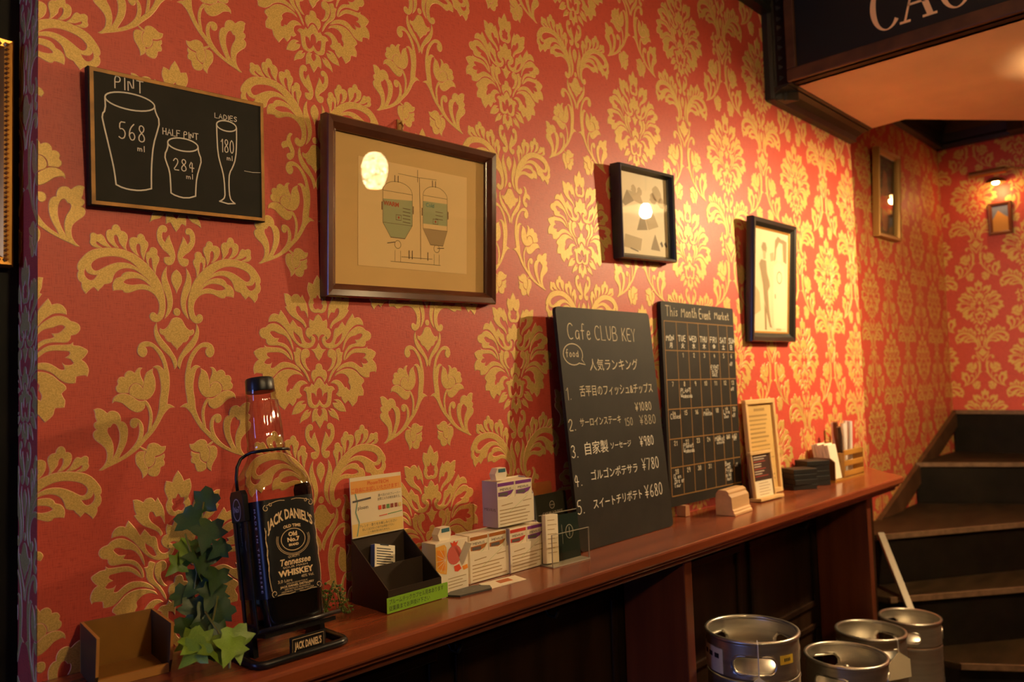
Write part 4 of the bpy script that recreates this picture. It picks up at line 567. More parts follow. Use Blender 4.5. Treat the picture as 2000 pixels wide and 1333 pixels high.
SF = {
 'A':[[(0,0),(.3,1),(.6,0)],[(.12,.38),(.48,.38)]], 'B':[[(0,0),(0,1),(.35,1),(.48,.88),(.46,.64),(.3,.54),(0,.54)],[(.3,.54),(.52,.42),(.54,.16),(.38,0),(0,0)]],
 'C':[[(.55,.86),(.4,1),(.2,.97),(.05,.75),(.02,.4),(.12,.1),(.3,0),(.5,.08)]], 'D':[[(0,0),(0,1),(.3,.96),(.52,.7),(.5,.25),(.28,.02),(0,0)]],
 'E':[[(.5,1),(0,1),(0,0),(.5,0)],[(0,.52),(.42,.52)]], 'F':[[(.5,1),(0,1),(0,0)],[(0,.55),(.4,.55)]], 'G':[[(.55,.86),(.4,1),(.2,.97),(.05,.75),(.02,.4),(.12,.1),(.3,0),(.52,.1),(.54,.42),(.3,.42)]],
 'H':[[(0,0),(0,1)],[(.5,0),(.5,1)],[(0,.5),(.5,.5)]], 'I':[[(.1,0),(.1,1)]], 'K':[[(0,0),(0,1)],[(.5,1),(0,.42)],[(.14,.55),(.52,0)]], 'L':[[(0,1),(0,0),(.45,0)]],
 'M':[[(0,0),(.05,1),(.32,.35),(.6,1),(.66,0)]], 'N':[[(0,0),(0,1),(.5,0),(.5,1)]], 'O':[[(.28,1),(.06,.8),(.03,.35),(.2,.02),(.4,.05),(.54,.4),(.48,.85),(.28,1)]],
 'P':[[(0,0),(0,1),(.38,1),(.5,.82),(.42,.55),(0,.5)]], 'R':[[(0,0),(0,1),(.38,1),(.5,.8),(.4,.55),(0,.5)],[(.2,.5),(.52,0)]], 'S':[[(.48,.88),(.3,1),(.1,.92),(.06,.68),(.3,.52),(.48,.34),(.42,.08),(.2,0),(.02,.12)]],
 'T':[[(0,1),(.6,1)],[(.3,1),(.3,0)]], 'U':[[(0,1),(.03,.25),(.2,0),(.4,.1),(.5,.4),(.5,1)]], 'W':[[(0,1),(.15,0),(.34,.7),(.52,0),(.68,1)]], 'Y':[[(0,1),(.26,.5),(.54,1)],[(.26,.5),(.24,0)]],
 'V':[[(0,1),(.25,0),(.5,1)]], 'X':[[(0,1),(.5,0)],[(.5,1),(0,0)]],
 '0':[[(.25,1),(.06,.8),(.03,.3),(.2,0),(.4,.08),(.5,.45),(.42,.88),(.25,1)]], '1':[[(.05,.78),(.22,1),(.22,0)]], '2':[[(.03,.76),(.18,.98),(.38,.94),(.45,.7),(.3,.4),(.02,.02),(.5,.02)]],
 '3':[[(.04,.86),(.22,1),(.42,.84),(.36,.6),(.18,.52),(.42,.42),(.44,.14),(.22,0),(.02,.12)]], '4':[[(.36,0),(.36,1),(.02,.34),(.52,.34)]], '5':[[(.46,1),(.1,1),(.06,.56),(.28,.62),(.48,.42),(.42,.1),(.2,0),(.02,.1)]],
 '6':[[(.4,.98),(.16,.74),(.04,.36),(.14,.04),(.36,.02),(.48,.24),(.36,.48),(.14,.44),(.05,.28)]], '7':[[(.02,.98),(.48,.98),(.2,0)]],
 '8':[[(.26,.54),(.08,.72),(.12,.94),(.28,1),(.44,.88),(.42,.68),(.26,.54),(.06,.34),(.06,.08),(.26,0),(.46,.1),(.46,.34),(.26,.54)]], '9':[[(.46,.7),(.3,.5),(.08,.6),(.06,.86),(.24,1),(.44,.9),(.46,.6),(.4,0)]],
 'a':[[(.38,.5),(.2,.58),(.04,.4),(.04,.12),(.18,0),(.36,.14),(.38,.5),(.4,0)]], 'c':[[(.38,.46),(.22,.56),(.05,.36),(.06,.1),(.22,0),(.38,.1)]], 'd':[[(.36,.42),(.18,.56),(.03,.32),(.1,.02),(.28,.04),(.38,.3),(.4,1),(.4,0)]],
 'e':[[(.04,.3),(.36,.32),(.32,.52),(.16,.56),(.03,.3),(.1,.04),(.26,0),(.38,.1)]], 'f':[[(.36,.94),(.22,1),(.14,.84),(.14,0)],[(0,.54),(.32,.54)]], 'h':[[(0,1),(0,0)],[(0,.4),(.18,.56),(.32,.44),(.34,0)]],
 'i':[[(.08,.55),(.08,0)],[(.08,.75),(.09,.8)]], 'k':[[(0,1),(0,0)],[(.32,.56),(.02,.26),(.34,0)]], 'l':[[(.08,1),(.08,0)]], 'm':[[(0,.55),(0,0)],[(0,.4),(.14,.55),(.24,.42),(.25,0)],[(.25,.4),(.4,.55),(.5,.42),(.52,0)]], 'n':[[(0,.55),(0,0)],[(0,.4),(.18,.56),(.32,.44),(.34,0)]],
 'o':[[(.2,.56),(.04,.38),(.06,.1),(.22,0),(.38,.16),(.36,.44),(.2,.56)]], 'r':[[(0,.55),(0,0)],[(0,.36),(.14,.54),(.28,.52)]], 's':[[(.3,.5),(.14,.56),(.05,.42),(.28,.22),(.22,.02),(.02,.06)]], 't':[[(.14,.9),(.14,.1),(.26,0),(.34,.08)],[(0,.6),(.3,.6)]],
 'u':[[(0,.55),(.04,.1),(.2,0),(.34,.16),(.34,.55),(.36,0)]], 'v':[[(0,.55),(.17,0),(.34,.55)]], '.':[[(.05,.02),(.09,.04)]], '-':[[(.05,.45),(.4,.45)]],
 'Y=':[[(0,1),(.26,.55),(.54,1)],[(.26,.55),(.26,0)],[(.05,.46),(.48,.46)],[(.05,.26),(.48,.26)]], ' ':[]}
def script(mb, text, x, z, h, wd, y=0.0, rot=0.0, sp=.22, sx=1.0, jit=.02, mi=0, fit=None):
    toks = []
    i = 0
    while i < len(text):
        if text[i] == '¥': toks.append('Y=')
        else: toks.append(text[i])
        i += 1
    adv = []; tot = 0
    for t in toks:
        g = SF.get(t, []); w_ = max([p[0] for l in g for p in l], default=.22); adv.append((tot, g)); tot += w_+sp
    k = sx if not fit else fit/(tot*h)
    ca, sa = math.cos(R(rot)), math.sin(R(rot))
    for a, g in adv:
        dz = random.uniform(-jit, jit)
        for l in g:
            P = [((a+p[0])*h*k, (p[1]+dz)*h) for p in l]
            if len(P) > 3:   # soften the corners
                Q = [P[0]]
                for p, q in zip(P[:-1], P[1:]): Q += [(p[0]*.75+q[0]*.25, p[1]*.75+q[1]*.25), (p[0]*.25+q[0]*.75, p[1]*.25+q[1]*.75)]
                P = Q+[P[-1]]
            mb.stroke([(x+p[0]*ca-p[1]*sa, z+p[0]*sa+p[1]*ca) for p in P], wd, y, mi)
    return tot*h*k
M_CHALK = mat('chalk', (.78, .72, .62), .85); M_CHALKD = mat('faint_chalk', (.42, .36, .27), .85); M_SLATE = mat('chalkboard_black', (.0135, .0115, .008), .62, spec=.3, var=.25, vscale=18)
M_YWOOD = mat('yellow_wood_edge', (.48, .23, .045), .5, var=.3, vscale=30)

# ------------------------------------------------------------------ chalkboard with the glass sizes
W_, H_ = .284, .208
pb = thing('glass_size_chalkboard', 'chalkboard with wooden edge showing pint, half pint and ladies glass drawings', 'chalkboard', (.536, -.007, ZC+.399), (R(3.2), R(-1.9), 0))
MB().box(-W_/2, W_/2, -.016, -.004, -H_/2, H_/2).build('slate', M_SLATE, pb)
e = .0055
for n_, bx in (('edge_strip', (-W_/2, W_/2, -.0175, -.002, H_/2-e, H_/2)), ('edge_strip', (-W_/2, W_/2, -.0175, -.002, -H_/2, -H_/2+e)), ('edge_strip', (-W_/2, -W_/2+e, -.0175, -.002, -H_/2+e, H_/2-e)), ('edge_strip', (W_/2-e, W_/2, -.0175, -.002, -H_/2+e, H_/2-e))):
    MB().box(*bx).build(n_, M_YWOOD, pb)
MB().box(-W_/2-.0015, W_/2+.0015, -.014, 0, -H_/2-.0015, H_/2+.0015).build('backing', M_BLACKW, pb)
def lb(mb, u, v):  # photo-measured board coordinates 0..1 from the top left
    return (-W_/2+W_*u, H_/2-H_*v)
ch = MB(); yC = -.0164
def poly(mb, pts, wd=.0022, closed=False):
    P = [lb(mb, *p) for p in pts]
    if len(P) > 3:
        Q = [P[0]]
        for p, q in zip(P[:-1], P[1:]): Q += [(p[0]*.7+q[0]*.3, p[1]*.7+q[1]*.3), (p[0]*.3+q[0]*.7, p[1]*.3+q[1]*.7)]
        P = Q+[P[-1]]
    mb.stroke(P, wd, yC, closed=closed)
def ell(mb, cu, cv, ru, rv, wd=.0022): mb.stroke([lb(mb, cu+ru*math.cos(2*math.pi*i/28), cv+rv*math.sin(2*math.pi*i/28)) for i in range(28)], wd, yC, closed=True)
# pint glass
ell(ch, .207, .20, .131, .062)
poly(ch, [(.076, .205), (.078, .297), (.058, .334), (.066, .40), (.088, .538), (.108, .67), (.117, .737), (.125, .838)]); poly(ch, [(.338, .21), (.343, .25), (.366, .308), (.348, .40), (.327, .497), (.317, .62), (.313, .72), (.312, .837)])
poly(ch, [(.125, .838), (.16, .858), (.216, .866), (.27, .858), (.312, .837)])
# half pint
ell(ch, .495, .460, .088, .050)
poly(ch, [(.408, .470), (.407, .505), (.387, .564), (.398, .62), (.415, .679), (.419, .76), (.421, .852)]); poly(ch, [(.583, .465), (.585, .50), (.603, .559), (.590, .62), (.572, .703), (.566, .78), (.563, .855)])
poly(ch, [(.421, .852), (.45, .872), (.51, .882), (.563, .855)])
# flute
ell(ch, .760, .247, .062, .042)
poly(ch, [(.698, .25), (.699, .36), (.703, .482), (.716, .56), (.731, .624), (.740, .70), (.742, .78), (.743, .832), (.728, .858), (.710, .873)]); poly(ch, [(.823, .25), (.822, .38), (.815, .501), (.795, .58), (.773, .63), (.769, .70), (.769, .76), (.773, .834), (.787, .862), (.805, .878)])
poly(ch, [(.708, .873), (.76, .886), (.806, .878)])
poly(ch, [(.870, .595), (.925, .598), (.975, .590)], .0009)
ch.build('chalk_drawing', M_CHALK, pb)
def bscript(t, u, v, h, wd, fit, sp=.22):
    tx = MB(); p = lb(tx, u, v); script(tx, t, p[0], p[1], h, wd, yC, sp=sp, fit=fit); tx.build('chalk_lettering', M_CHALK, pb)
bscript('PINT', .128, .118, .0185, .0017, .047, .3); bscript('568', .143, .490, .0262, .0017, .043); bscript('ml', .242, .562, .0085, .0013, .0125)
bscript('HALF PINT', .381, .402, .0100, .0014, .060); bscript('284', .436, .668, .0195, .0016, .038); bscript('ml', .512, .723, .0080, .0012, .0125)
bscript('LADIES', .688, .196, .0080, .0013, .041); bscript('180', .722, .466, .0222, .0016, .026); bscript('ml', .760, .526, .0080, .0012, .0115)

# ------------------------------------------------------------------ picture frames
def frame(root, w, h, bw, d, m, prof=None, name='frame_rail'):
    """four mitred rails; back at y=0, front at y=-d"""
    pr = prof or [(0, 0), (0, -d*.8), (bw*.12, -d), (bw*.55, -d*.92), (bw*.8, -d*.6), (bw, -d*.5), (bw, 0)]   # (inward from outer edge, y)
    n = len(pr)
    for a in range(4):
        mb = MB(); vs = []
        for end in (0, 1):
            for t, y in pr:
                if a == 0: x = (-w/2+t) if not end else (w/2-t); z = h/2-t
                if a == 1: x = w/2-t; z = (h/2-t) if not end else (-h/2+t)
                if a == 2: x = (w/2-t) if not end else (-w/2+t); z = -h/2+t
                if a == 3: x = -w/2+t; z = (-h/2+t) if not end else (h/2-t)
                vs.append((x, y, z))
        fs = [(i, i+n, (i+1) % n+n, (i+1) % n) for i in range(n)]
        mb.add(vs, fs).build(name, m, root, smooth=True, auto=35)
def glass_mat(name='picture_glass', tint=(1, 1, 1), rough=.015, edge=None, ior=1.5):
    m = bpy.data.materials.new(name); m.use_nodes = True; nt = m.node_tree
    nt.nodes.remove(nt.nodes['Principled BSDF']); out = nt.nodes['Material Output']
    tr = nt.nodes.new('ShaderNodeBsdfTransparent'); gl = nt.nodes.new('ShaderNodeBsdfGlossy'); gl.inputs['Roughness'].default_value = rough; tr.inputs['Color'].default_value = (*tint, 1)
    fr = nt.nodes.new('ShaderNodeFresnel'); fr.inputs['IOR'].default_value = ior; mx = nt.nodes.new('ShaderNodeMixShader')
    ge = nt.nodes.new('ShaderNodeNewGeometry'); iv = nt.nodes.new('ShaderNodeMath'); iv.operation = 'SUBTRACT'; iv.inputs[0].default_value = 1.0; nt.links.new(ge.outputs['Backfacing'], iv.inputs[1])
    mu = nt.nodes.new('ShaderNodeMath'); mu.operation = 'MULTIPLY'; nt.links.new(fr.outputs[0], mu.inputs[0]); nt.links.new(iv.outputs[0], mu.inputs[1])
    nt.links.new(mu.outputs[0], mx.inputs[0]); nt.links.new(tr.outputs[0], mx.inputs[1]); nt.links.new(gl.outputs[0], mx.inputs[2]); nt.links.new(mx.outputs[0], out.inputs['Surface'])
    if edge:
        lw = nt.nodes.new('ShaderNodeLayerWeight'); lw.inputs['Blend'].default_value = .35; mc = nt.nodes.new('ShaderNodeMix'); mc.data_type = 'RGBA'
        mc.inputs['A'].default_value = (*tint, 1); mc.inputs['B'].default_value = (*edge, 1)
        nt.links.new(lw.outputs['Facing'], mc.inputs['Factor']); nt.links.new(mc.outputs['Result'], tr.inputs['Color'])
    return m
M_GLASS = glass_mat()
M_BROWNF = mat('brown_lacquered_frame', (.105, .030, .012), .25, coat=.4, var=.2, vscale=12)
M_MATB = mat('aged_mount_board', (.72, .46, .17), .8, var=.10, vscale=3, bump=.05, bscale=60)
M_PRINT = mat('aged_print_paper', (.86, .60, .27), .8, var=.04, vscale=4)
M_LINE = mat('sepia_ink', (.20, .12, .05), .8); M_TEAL = mat('teal_wash', (.42, .42, .20), .8); M_REDI = mat('red_ink', (.55, .12, .04), .8); M_TEALD = mat('teal_ink', (.10, .30, .24), .8); M_GREYW = mat('grey_brown_wash', (.45, .30, .13), .8)
f1 = thing('brewing_picture', 'brown framed drawing of two brewing tanks with a big mount', 'picture', (1.022, -.0112, ZC+.349), (R(3.4), R(-.9), 0))
W1, H1 = .447, .346
frame(f1, W1, H1, .026, .024, M_BROWNF)
MB().box(-W1/2+.02, W1/2-.02, -.006, 0, -H1/2+.02, H1/2-.02).build('mount', M_MATB, f1)
MB().box(-W1/2+.081, W1/2-.078, -.0066, -.006, -H1/2+.065, H1/2-.066).build('print', M_PRINT, f1)
MB().box(-W1/2+.022, W1/2-.022, -.0105, -.0095, -H1/2+.022, H1/2-.022).build('glass', M_GLASS, f1)
dg_ = MB(); yP = -.0069
def uv(u, v): return (-W1/2+.026+u*(W1-.052), H1/2-.026-v*(H1-.052))
def L_(pts, wd=.0008): dg_.stroke([uv(*p) for p in pts], wd, yP)
MB().sheet([uv(.339, .654), uv(.431, .654), uv(.481, .552), uv(.480, .379), uv(.289, .395), uv(.290, .562)], yP+.0002).build('teal_wash', M_TEAL, f1)
MB().sheet([uv(.554, .528), uv(.724, .525), uv(.723, .362), uv(.553, .366)], yP+.0002).build('teal_wash', M_TEAL, f1)
MB().sheet([uv(.604, .677), uv(.692, .672), uv(.724, .559), uv(.554, .567)], yP+.0002).build('grey_wash', M_GREYW, f1)
for (l, r, t, bd_, hb, hl, hr) in ((.290, .480, .337, .557, .654, .339, .431), (.552, .723, .325, .563, .675, .604, .692)):
    c = (l+r)/2; w2 = (r-l)/2
    L_([(c+w2*math.cos(R(q)), t-.075*math.sin(R(q))) for q in range(0, 181, 12)]); L_([(l, t), (r, t)]); L_([(l, t), (l, bd_), (hl, hb)]); L_([(r, t), (r, bd_), (hr, hb)]); L_([(hl, hb), (hr, hb)], .0014); L_([(l, bd_), (r, bd_)])
    c2 = (hl+hr)/2
    L_([(c2-.018, .742), (c2-.018, .819)]); L_([(c2+.018, .742), (c2+.018, .819)]); L_([(c2+.02*math.cos(R(q)), .70+.028*math.sin(R(q))) for q in range(0, 361, 30)], .001)
    for q in (l-.006, r+.006): L_([(q, .42), (q, .47)], .0022)
    for q in (-.02, .002): L_([(c+q, t-.072), (c+q, t-.115)], .0018)
L_([(.387, .204), (.512, .206), (.645, .198)]); L_([(.515, .154), (.515, .238)], .0012); L_([(.527, .209), (.536, .558), (.537, .788)], .0012)
L_([(.34, .821), (.674, .819)], .001); L_([(.409, .783), (.617, .779)], .001); L_([(.319, .697), (.365, .685)], .0018); L_([(.654, .696), (.699, .691)], .0018)
for u in (.459, .480, .586): L_([(u, .79), (u, .735)], .0022)
for k in range(5): L_([(.418, .441+k*.024), (.466, .444+k*.024)], .0014)
for k in range(3): L_([(.640, .43+k*.026), (.690, .432+k*.026)], .0013)
for (a, b) in ((.373, .493), (.622, .486)): dg_.stroke([uv(a, b), uv(a+.034, b), uv(a+.034, b+.036), uv(a, b+.036)], .0012, yP, closed=True)
dg_.build('line_drawing', M_LINE, f1)
p = uv(.343, .425); m = put_text(MB(), 'WARM', .0125, p[0], p[1], yP-.0002, weight=.0004); m.build('print_lettering', M_REDI, f1)
p = uv(.600, .392); m = put_text(MB(), 'Cold', .012, p[0], p[1], yP-.0002); m.build('print_lettering', M_TEALD, f1)
for a, b in ((.390, .511), (.639, .504)): MB().sheet([uv(a+.006*math.cos(R(q)), b+.009*math.sin(R(q))) for q in range(0, 360, 40)][::-1], yP-.0002).build('red_dot', M_REDI, f1)
M_BRASS = mat('dull_brass', (.42, .25, .09), .35, .9)
hk = thing('picture_hook', 'small metal picture hook above the brewing drawing', 'hook', (1.0, 0, ZC+.545))
MB().tube([(0, 0, .004), (0, -.006, .006), (0, -.012, -.004), (-.004, -.012, -.016)], .0022, 6).build('hook', M_BRASS, hk, smooth=True)
MB().box(-.008, .006, -.003, 0, -.012, .012).build('plate', M_BRASS, hk)
lp = MB().tube([(.818, -.003, ZC+.528), (.806, -.010, ZC+.505), (.803, -.012, ZC+.475), (.808, -.010, ZC+.445), (.820, -.006, ZC+.425), (.828, -.004, ZC+.412)], .0011, 6)
tag(lp.build('hanging_cord', mat('clear_cord', (.55, .50, .40), .3, trans=.3), smooth=True), 'thin pale cord looping out beside the left edge of the brewing drawing', 'cord')

M_BLACKF = mat('black_frame', (.018, .015, .011), .35, coat=.3); M_GOLDL = mat('gold_slip', (.55, .30, .06), .35, .6)
M_PHOTO = mat('faded_photo_paper', (.82, .68, .42), .55, var=.05, vscale=6)
def tone(n, v): return mat('photo_tone_%d' % n, v, .6)
T1 = tone(1, (.34, .25, .13)); T2 = tone(2, (.55, .42, .23)); T3 = tone(3, (.12, .085, .045)); T4 = tone(4, (.92, .78, .5))
# cottage photograph
f3 = thing('cottage_photo', 'tilted black framed pale photograph of a cottage with bright glare', 'picture', (1.858, -.0045, ZC+.467), (R(1.5), R(-2.0), 0))
W3, H3 = .270, .262
frame(f3, W3, H3, .016, .034, M_BLACKF)
MB().box(-W3/2+.012, W3/2-.012, -.014, 0, -H3/2+.012, H3/2-.012).build('photo', M_PHOTO, f3)
u3 = lambda u, v: (-W3/2+.016+u*(W3-.032), H3/2-.016-v*(H3-.032))
q = MB(); y3 = -.0143
q.sheet([u3(*p) for p in ((.34, .70), (.47, .42), (.56, .68))], y3); q.sheet([u3(*p) for p in ((.06, .38), (.16, .22), (.30, .34), (.12, .42))], y3); q.sheet([u3(*p) for p in ((.62, .92), (.72, .72), (.82, .93))], y3); q.build('photo_tone_mid', T1, f3)
q = MB(); q.sheet([u3(*p) for p in ((.47, .42), (.70, .46), (.80, .62), (.58, .68))], y3); q.sheet([u3(*p) for p in ((.16, .22), (.42, .24), (.50, .38), (.30, .34))], y3); q.sheet([u3(*p) for p in ((.10, .76), (.44, .80), (.40, .95), (.06, .92))], y3)
for cu, cv, r_ in ((.78, .22, .10), (.70, .28, .07), (.88, .32, .07), (.30, .20, .05), (.42, .22, .05)): q.sheet([u3(cu+r_*math.cos(R(a))*(1+.2*math.sin(a*3)), cv+r_*math.sin(R(a))*(1+.25*math.cos(a*5))) for a in range(0, 360, 24)][::-1], y3+.0001)
q.build('photo_tone_light', T2, f3)
q = MB()
for cu in (.86, .95): q.sheet([u3(*p) for p in ((cu-.04, .83), (cu, .80), (cu+.03, .86), (cu, .88))], y3-.0001)
q.stroke([u3(.2, .93), u3(.35, .96)], .003, y3-.0001); q.build('photo_tone_dark', T3, f3)
MB().box(-W3/2+.013, W3/2-.013, -.0205, -.0195, -H3/2+.013, H3/2-.013).build('glass', M_GLASS, f3)
# couple photograph
f4 = thing('couple_photo', 'black framed sepia photograph of a standing couple with gold inner slip', 'picture', (2.622, -.0145, ZC+.330), (R(3.6), R(-.3), 0))
W4, H4 = .334, .428
frame(f4, W4, H4, .030, .028, M_BLACKF)
frame(f4, W4-.056, H4-.056, .012, .014, M_GOLDL, name='gold_slip')
MB().box(-W4/2+.02, W4/2-.02, -.010, 0, -H4/2+.02, H4/2-.02).build('photo', M_PHOTO, f4)
u4 = lambda u, v: (-W4/2+.038+u*(W4-.076), H4/2-.038-v*(H4-.076)); y4 = -.0103
q = MB(); q.sheet([u4(*p) for p in ((.20, .17), (.24, .12), (.32, .12), (.36, .17), (.34, .22), (.24, .21))], y4)
q.sheet([u4(*p) for p in ((.14, .34), (.20, .29), (.34, .30), (.37, .42), (.44, .50), (.46, .55), (.40, .60), (.42, .68), (.44, .78), (.36, .78), (.30, .70), (.26, .55), (.18, .40))], y4)
q.sheet([u4(*p) for p in ((.34, .78), (.44, .78), (.50, .92), (.54, .97), (.47, .96))], y4); q.sheet([u4(*p) for p in ((.30, .72), (.36, .78), (.38, .99), (.33, .99))], y4)
q.sheet([u4(*p) for p in ((.82, .05), (.96, .07), (.96, .30), (.86, .28))], y4); q.sheet([u4(*p) for p in ((.60, .08), (.68, .03), (.82, .06), (.84, .10), (.72, .09), (.64, .16), (.62, .26), (.58, .30))], y4); q.build('photo_tone_mid', T1, f4)
q = MB(); q.sheet([u4(*p) for p in ((.24, .20), (.33, .21), (.33, .28), (.26, .29))], y4-.0001); q.sheet([u4(*p) for p in ((.45, .22), (.56, .20), (.58, .28), (.48, .30))], y4); q.sheet([u4(*p) for p in ((.66, .98), (.72, .94), (.82, .98), (.80, .995), (.67, .995))], y4); q.sheet([u4(*p) for p in ((.02, .55), (.16, .62), (.20, .80), (.02, .85))], y4)
q.build('photo_tone_light', T2, f4)
q = MB(); q.sheet([u4(*p) for p in ((.64, .18), (.72, .11), (.80, .14), (.82, .24), (.76, .29), (.67, .28))], y4-.0002); q.sheet([u4(*p) for p in ((.56, .34), (.70, .29), (.88, .33), (.94, .60), (.93, .97), (.58, .97), (.56, .60))], y4-.0001); q.build('photo_tone_white', T4, f4)
q = MB(); q.stroke([u4(.74+.075*math.cos(R(a)), .45+.06*math.sin(R(a))) for a in range(0, 360, 24)], .0045, y4-.0003, closed=True); q.stroke([u4(.62, .63), u4(.625, .66)], .008, y4-.0003); q.build('photo_tone_dark', T1, f4)
MB().box(-W4/2+.03, W4/2-.03, -.0165, -.0155, -H4/2+.03, H4/2-.03).build('glass', M_GLASS, f4)
# tall print on the recess wall
M_OLDG = mat('old_gold_frame', (.40, .22, .06), .4, .5)
f5 = thing('tall_framed_print', 'narrow gold framed dark print hanging on the stair wall', 'picture', (4.455, YR-.0135, ZC+.955), (R(3.0), R(-.8), 0))
frame(f5, .335, .475, .030, .036, M_OLDG)
MB().box(-.145, .145, -.008, 0, -.215, .215).build('print', mat('dark_green_print', (.030, .034, .018), .5), f5)
q = MB(); q.sheet([(-.04, -.19), (.02, -.2), (.05, .0), (.02, .12), (-.03, .14), (-.06, .0)], -.0085); q.sheet([(-.13, .02), (.13, .02), (.13, .03), (-.13, .03)], -.0084); q.build('print_figure', mat('rust_print', (.28, .12, .05), .6), f5)
q = MB(); q.sheet([(-.12, -.06), (.06, -.10), (.12, -.02), (-.05, .0)], -.0086); q.build('print_patch', mat('red_print', (.35, .05, .03), .6), f5)
MB().box(-.148, .148, -.0135, -.0125, -.218, .218).build('glass', M_GLASS, f5)
# small picture and picture light on the stair end wall
f6 = thing('small_landscape', 'small wooden framed landscape below the brass picture light', 'picture', (XB-.004, -.130, ZC+.918), (0, 0, R(-90)))
frame(f6, .128, .200, .022, .02, mat('red_brown_frame', (.16, .045, .015), .4))
q = MB(); q.box(-.048, .048, -.006, 0, -.085, .085); q.build('painting', mat('painted_sky', (.16, .19, .28), .6), f6)
q = MB().sheet([(-.046, -.083), (.046, -.083), (.046, .0), (.02, .02), (-.01, .05), (-.046, -.01)], -.0065); q.build('painted_field', mat('painted_field', (.55, .26, .05), .6), f6)
pl = thing('picture_light', 'brass swan-neck picture light glowing above the small landscape', 'lamp', (XB-.002, -.088, ZC+1.15), (0, 0, R(-90)))
MB().tube([(-.10, -.06, .055), (.10, -.06, .055)], .019, 14).build('brass_tube', M_BRASS, pl, smooth=True, auto=50)
MB().tube([(.10, -.06, .055), (.125, -.05, .062), (.16, -.045, .05), (.25, -.004, .045)], .006, 8).build('arm', M_BRASS, pl, smooth=True)
MB().lathe([(.001, .012), (.02, .010), (.045, -.004), (.056, -.026)], 20, cx=.045, cy=-.085).build('reflector', M_BRASS, pl, smooth=True)
M_BULB = mat('warm_bulb', (1, .8, .5), .4, emit=(1.0, .62, .22, 30))
bmb = MB().lathe([(.001, -.034), (.014, -.032), (.020, -.022), (.016, -.010), (.001, -.004)], 16, cx=.045, cy=-.085); bmb.build('bulb', M_BULB, pl, smooth=True)
point('picture_lamp', (XB-.10, -.133, 1.09), 1.6, .02, (1.0, .55, .22))
# ornate gold frame on the dark panel at far left
M_GILT = mat('gilded_frame', (.50, .24, .05), .28, .8)
f7 = thing('gilded_frame', 'ornate gilded frame with beaded edge on the dark panel at far left', 'picture', (.207, .096, ZC+.374), (0, 0, 0))
W7, H7 = .22, .352
frame(f7, W7, H7, .024, .022, M_GILT)
MB().box(-W7/2+.02, W7/2-.02, -.006, 0, -H7/2+.02, H7/2-.02).build('print', mat('brown_print', (.20, .085, .02), .6, var=.3, vscale=8), f7)
bd = MB()
for k in range(46):
    z = -H7/2+.010+(H7-.02)*k/45
    for sx in (-1, 1):
        bd.add([(sx*(W7/2-.010)+.004*a, -.022-.003*(1-abs(a))*(1-abs(b)), z+.0032*b+.0012*a) for a, b in ((-1,0),(0,-1),(1,0),(0,1),(0,0))], [(0,1,4),(1,2,4),(2,3,4),(3,0,4)])
for k in range(27):
    x = -W7/2+.012+(W7-.024)*k/26
    for sz in (-1, 1):
        bd.add([(x+.0032*a, -.022-.003*(1-abs(a))*(1-abs(b)), sz*(H7/2-.010)+.004*b) for a, b in ((-1,0),(0,-1),(1,0),(0,1),(0,0))], [(0,1,4),(1,2,4),(2,3,4),(3,0,4)])
bd.build('beading', mat('gilt_highlight', (.80, .48, .16), .2, .85), f7)
# ------------------------------------------------------------------ leaning menu chalkboard
def board(root, w, h, t, m, rad=.012):
    P = []
    for cx, cz, a0 in ((w/2-rad, h-rad, 0), (-w/2+rad, h-rad, 90), (-w/2+rad, rad, 180), (w/2-rad, rad, 270)):
        P += [(cx+rad*math.cos(R(a0+k*30)), cz+rad*math.sin(R(a0+k*30))) for k in range(4)]
    return MB().prism(P, -t, 0, 'y').build('slate', m, root)
WA, HA = .412, .588
ca = thing('menu_chalkboard', 'black menu chalkboard with numbered food ranking leaning on the wall behind the acrylic holder', 'chalkboard', (1.634, -.082, LZ+.0003), (R(-5.2), 0, R(1.5)))
board(ca, WA, HA, .010, M_SLATE)
uA = lambda u, v: (-WA/2+u*WA, HA-v*HA); yA = -.0104
def achalk(t, u, v, h, fit, wd=.0024, m=M_CHALK, rot=0, sp=.22):
    b = MB(); p = uA(u, v); script(b, t, p[0], p[1], h, wd, yA, rot, sp=sp, fit=fit); b.build('chalk_lettering', m, ca)
def ajp(t, u, v, size, width, m=M_CHALK, rot=0):
    b = MB(); p = uA(u, v); put_text(b, t, size, p[0], p[1], yA, align='LEFT', rot=rot, width=width); b.build('chalk_lettering', m, ca)
M_CHALKM = mat('soft_chalk', (.62, .53, .39), .85)
achalk('Cafe', .09, .136, .040, .100, .0026, M_CHALKM); achalk('CLUB', .36, .137, .037, .105, .0026, M_CHALKM); achalk('KEY', .655, .138, .034, .068, .0026, M_CHALKM)
b = MB(); b.stroke([uA(.122+.092*math.cos(R(a)), .201+.045*math.sin(R(a))) for a in range(-300, 31, 15)]+[uA(.232, .245), uA(.17, .238)], .0026, yA); b.build('speech_bubble', M_CHALKM, ca)
achalk('food', .056, .212, .019, .052, .0022, M_CHALKM)
ajp('人気ランキング', .27, .250, .033, .215, M_CHALKM)
achalk('1.', .018, .390, .030, .024, .0024, M_CHALKD); ajp('舌平目のフィッシュ&チップス', .145, .360, .030, .325, M_CHALKM); achalk('¥1080', .710, .458, .022, .082, .0022, M_CHALKM)
achalk('2.', .010, .516, .028, .032, .0024, M_CHALKM); ajp('サーロインステーキ', .115, .490, .024, .172, M_CHALKM); achalk('150g', .575, .520, .020, .050, .0022, M_CHALKD); achalk('¥880', .745, .522, .024, .082, .0024, M_CHALKD)
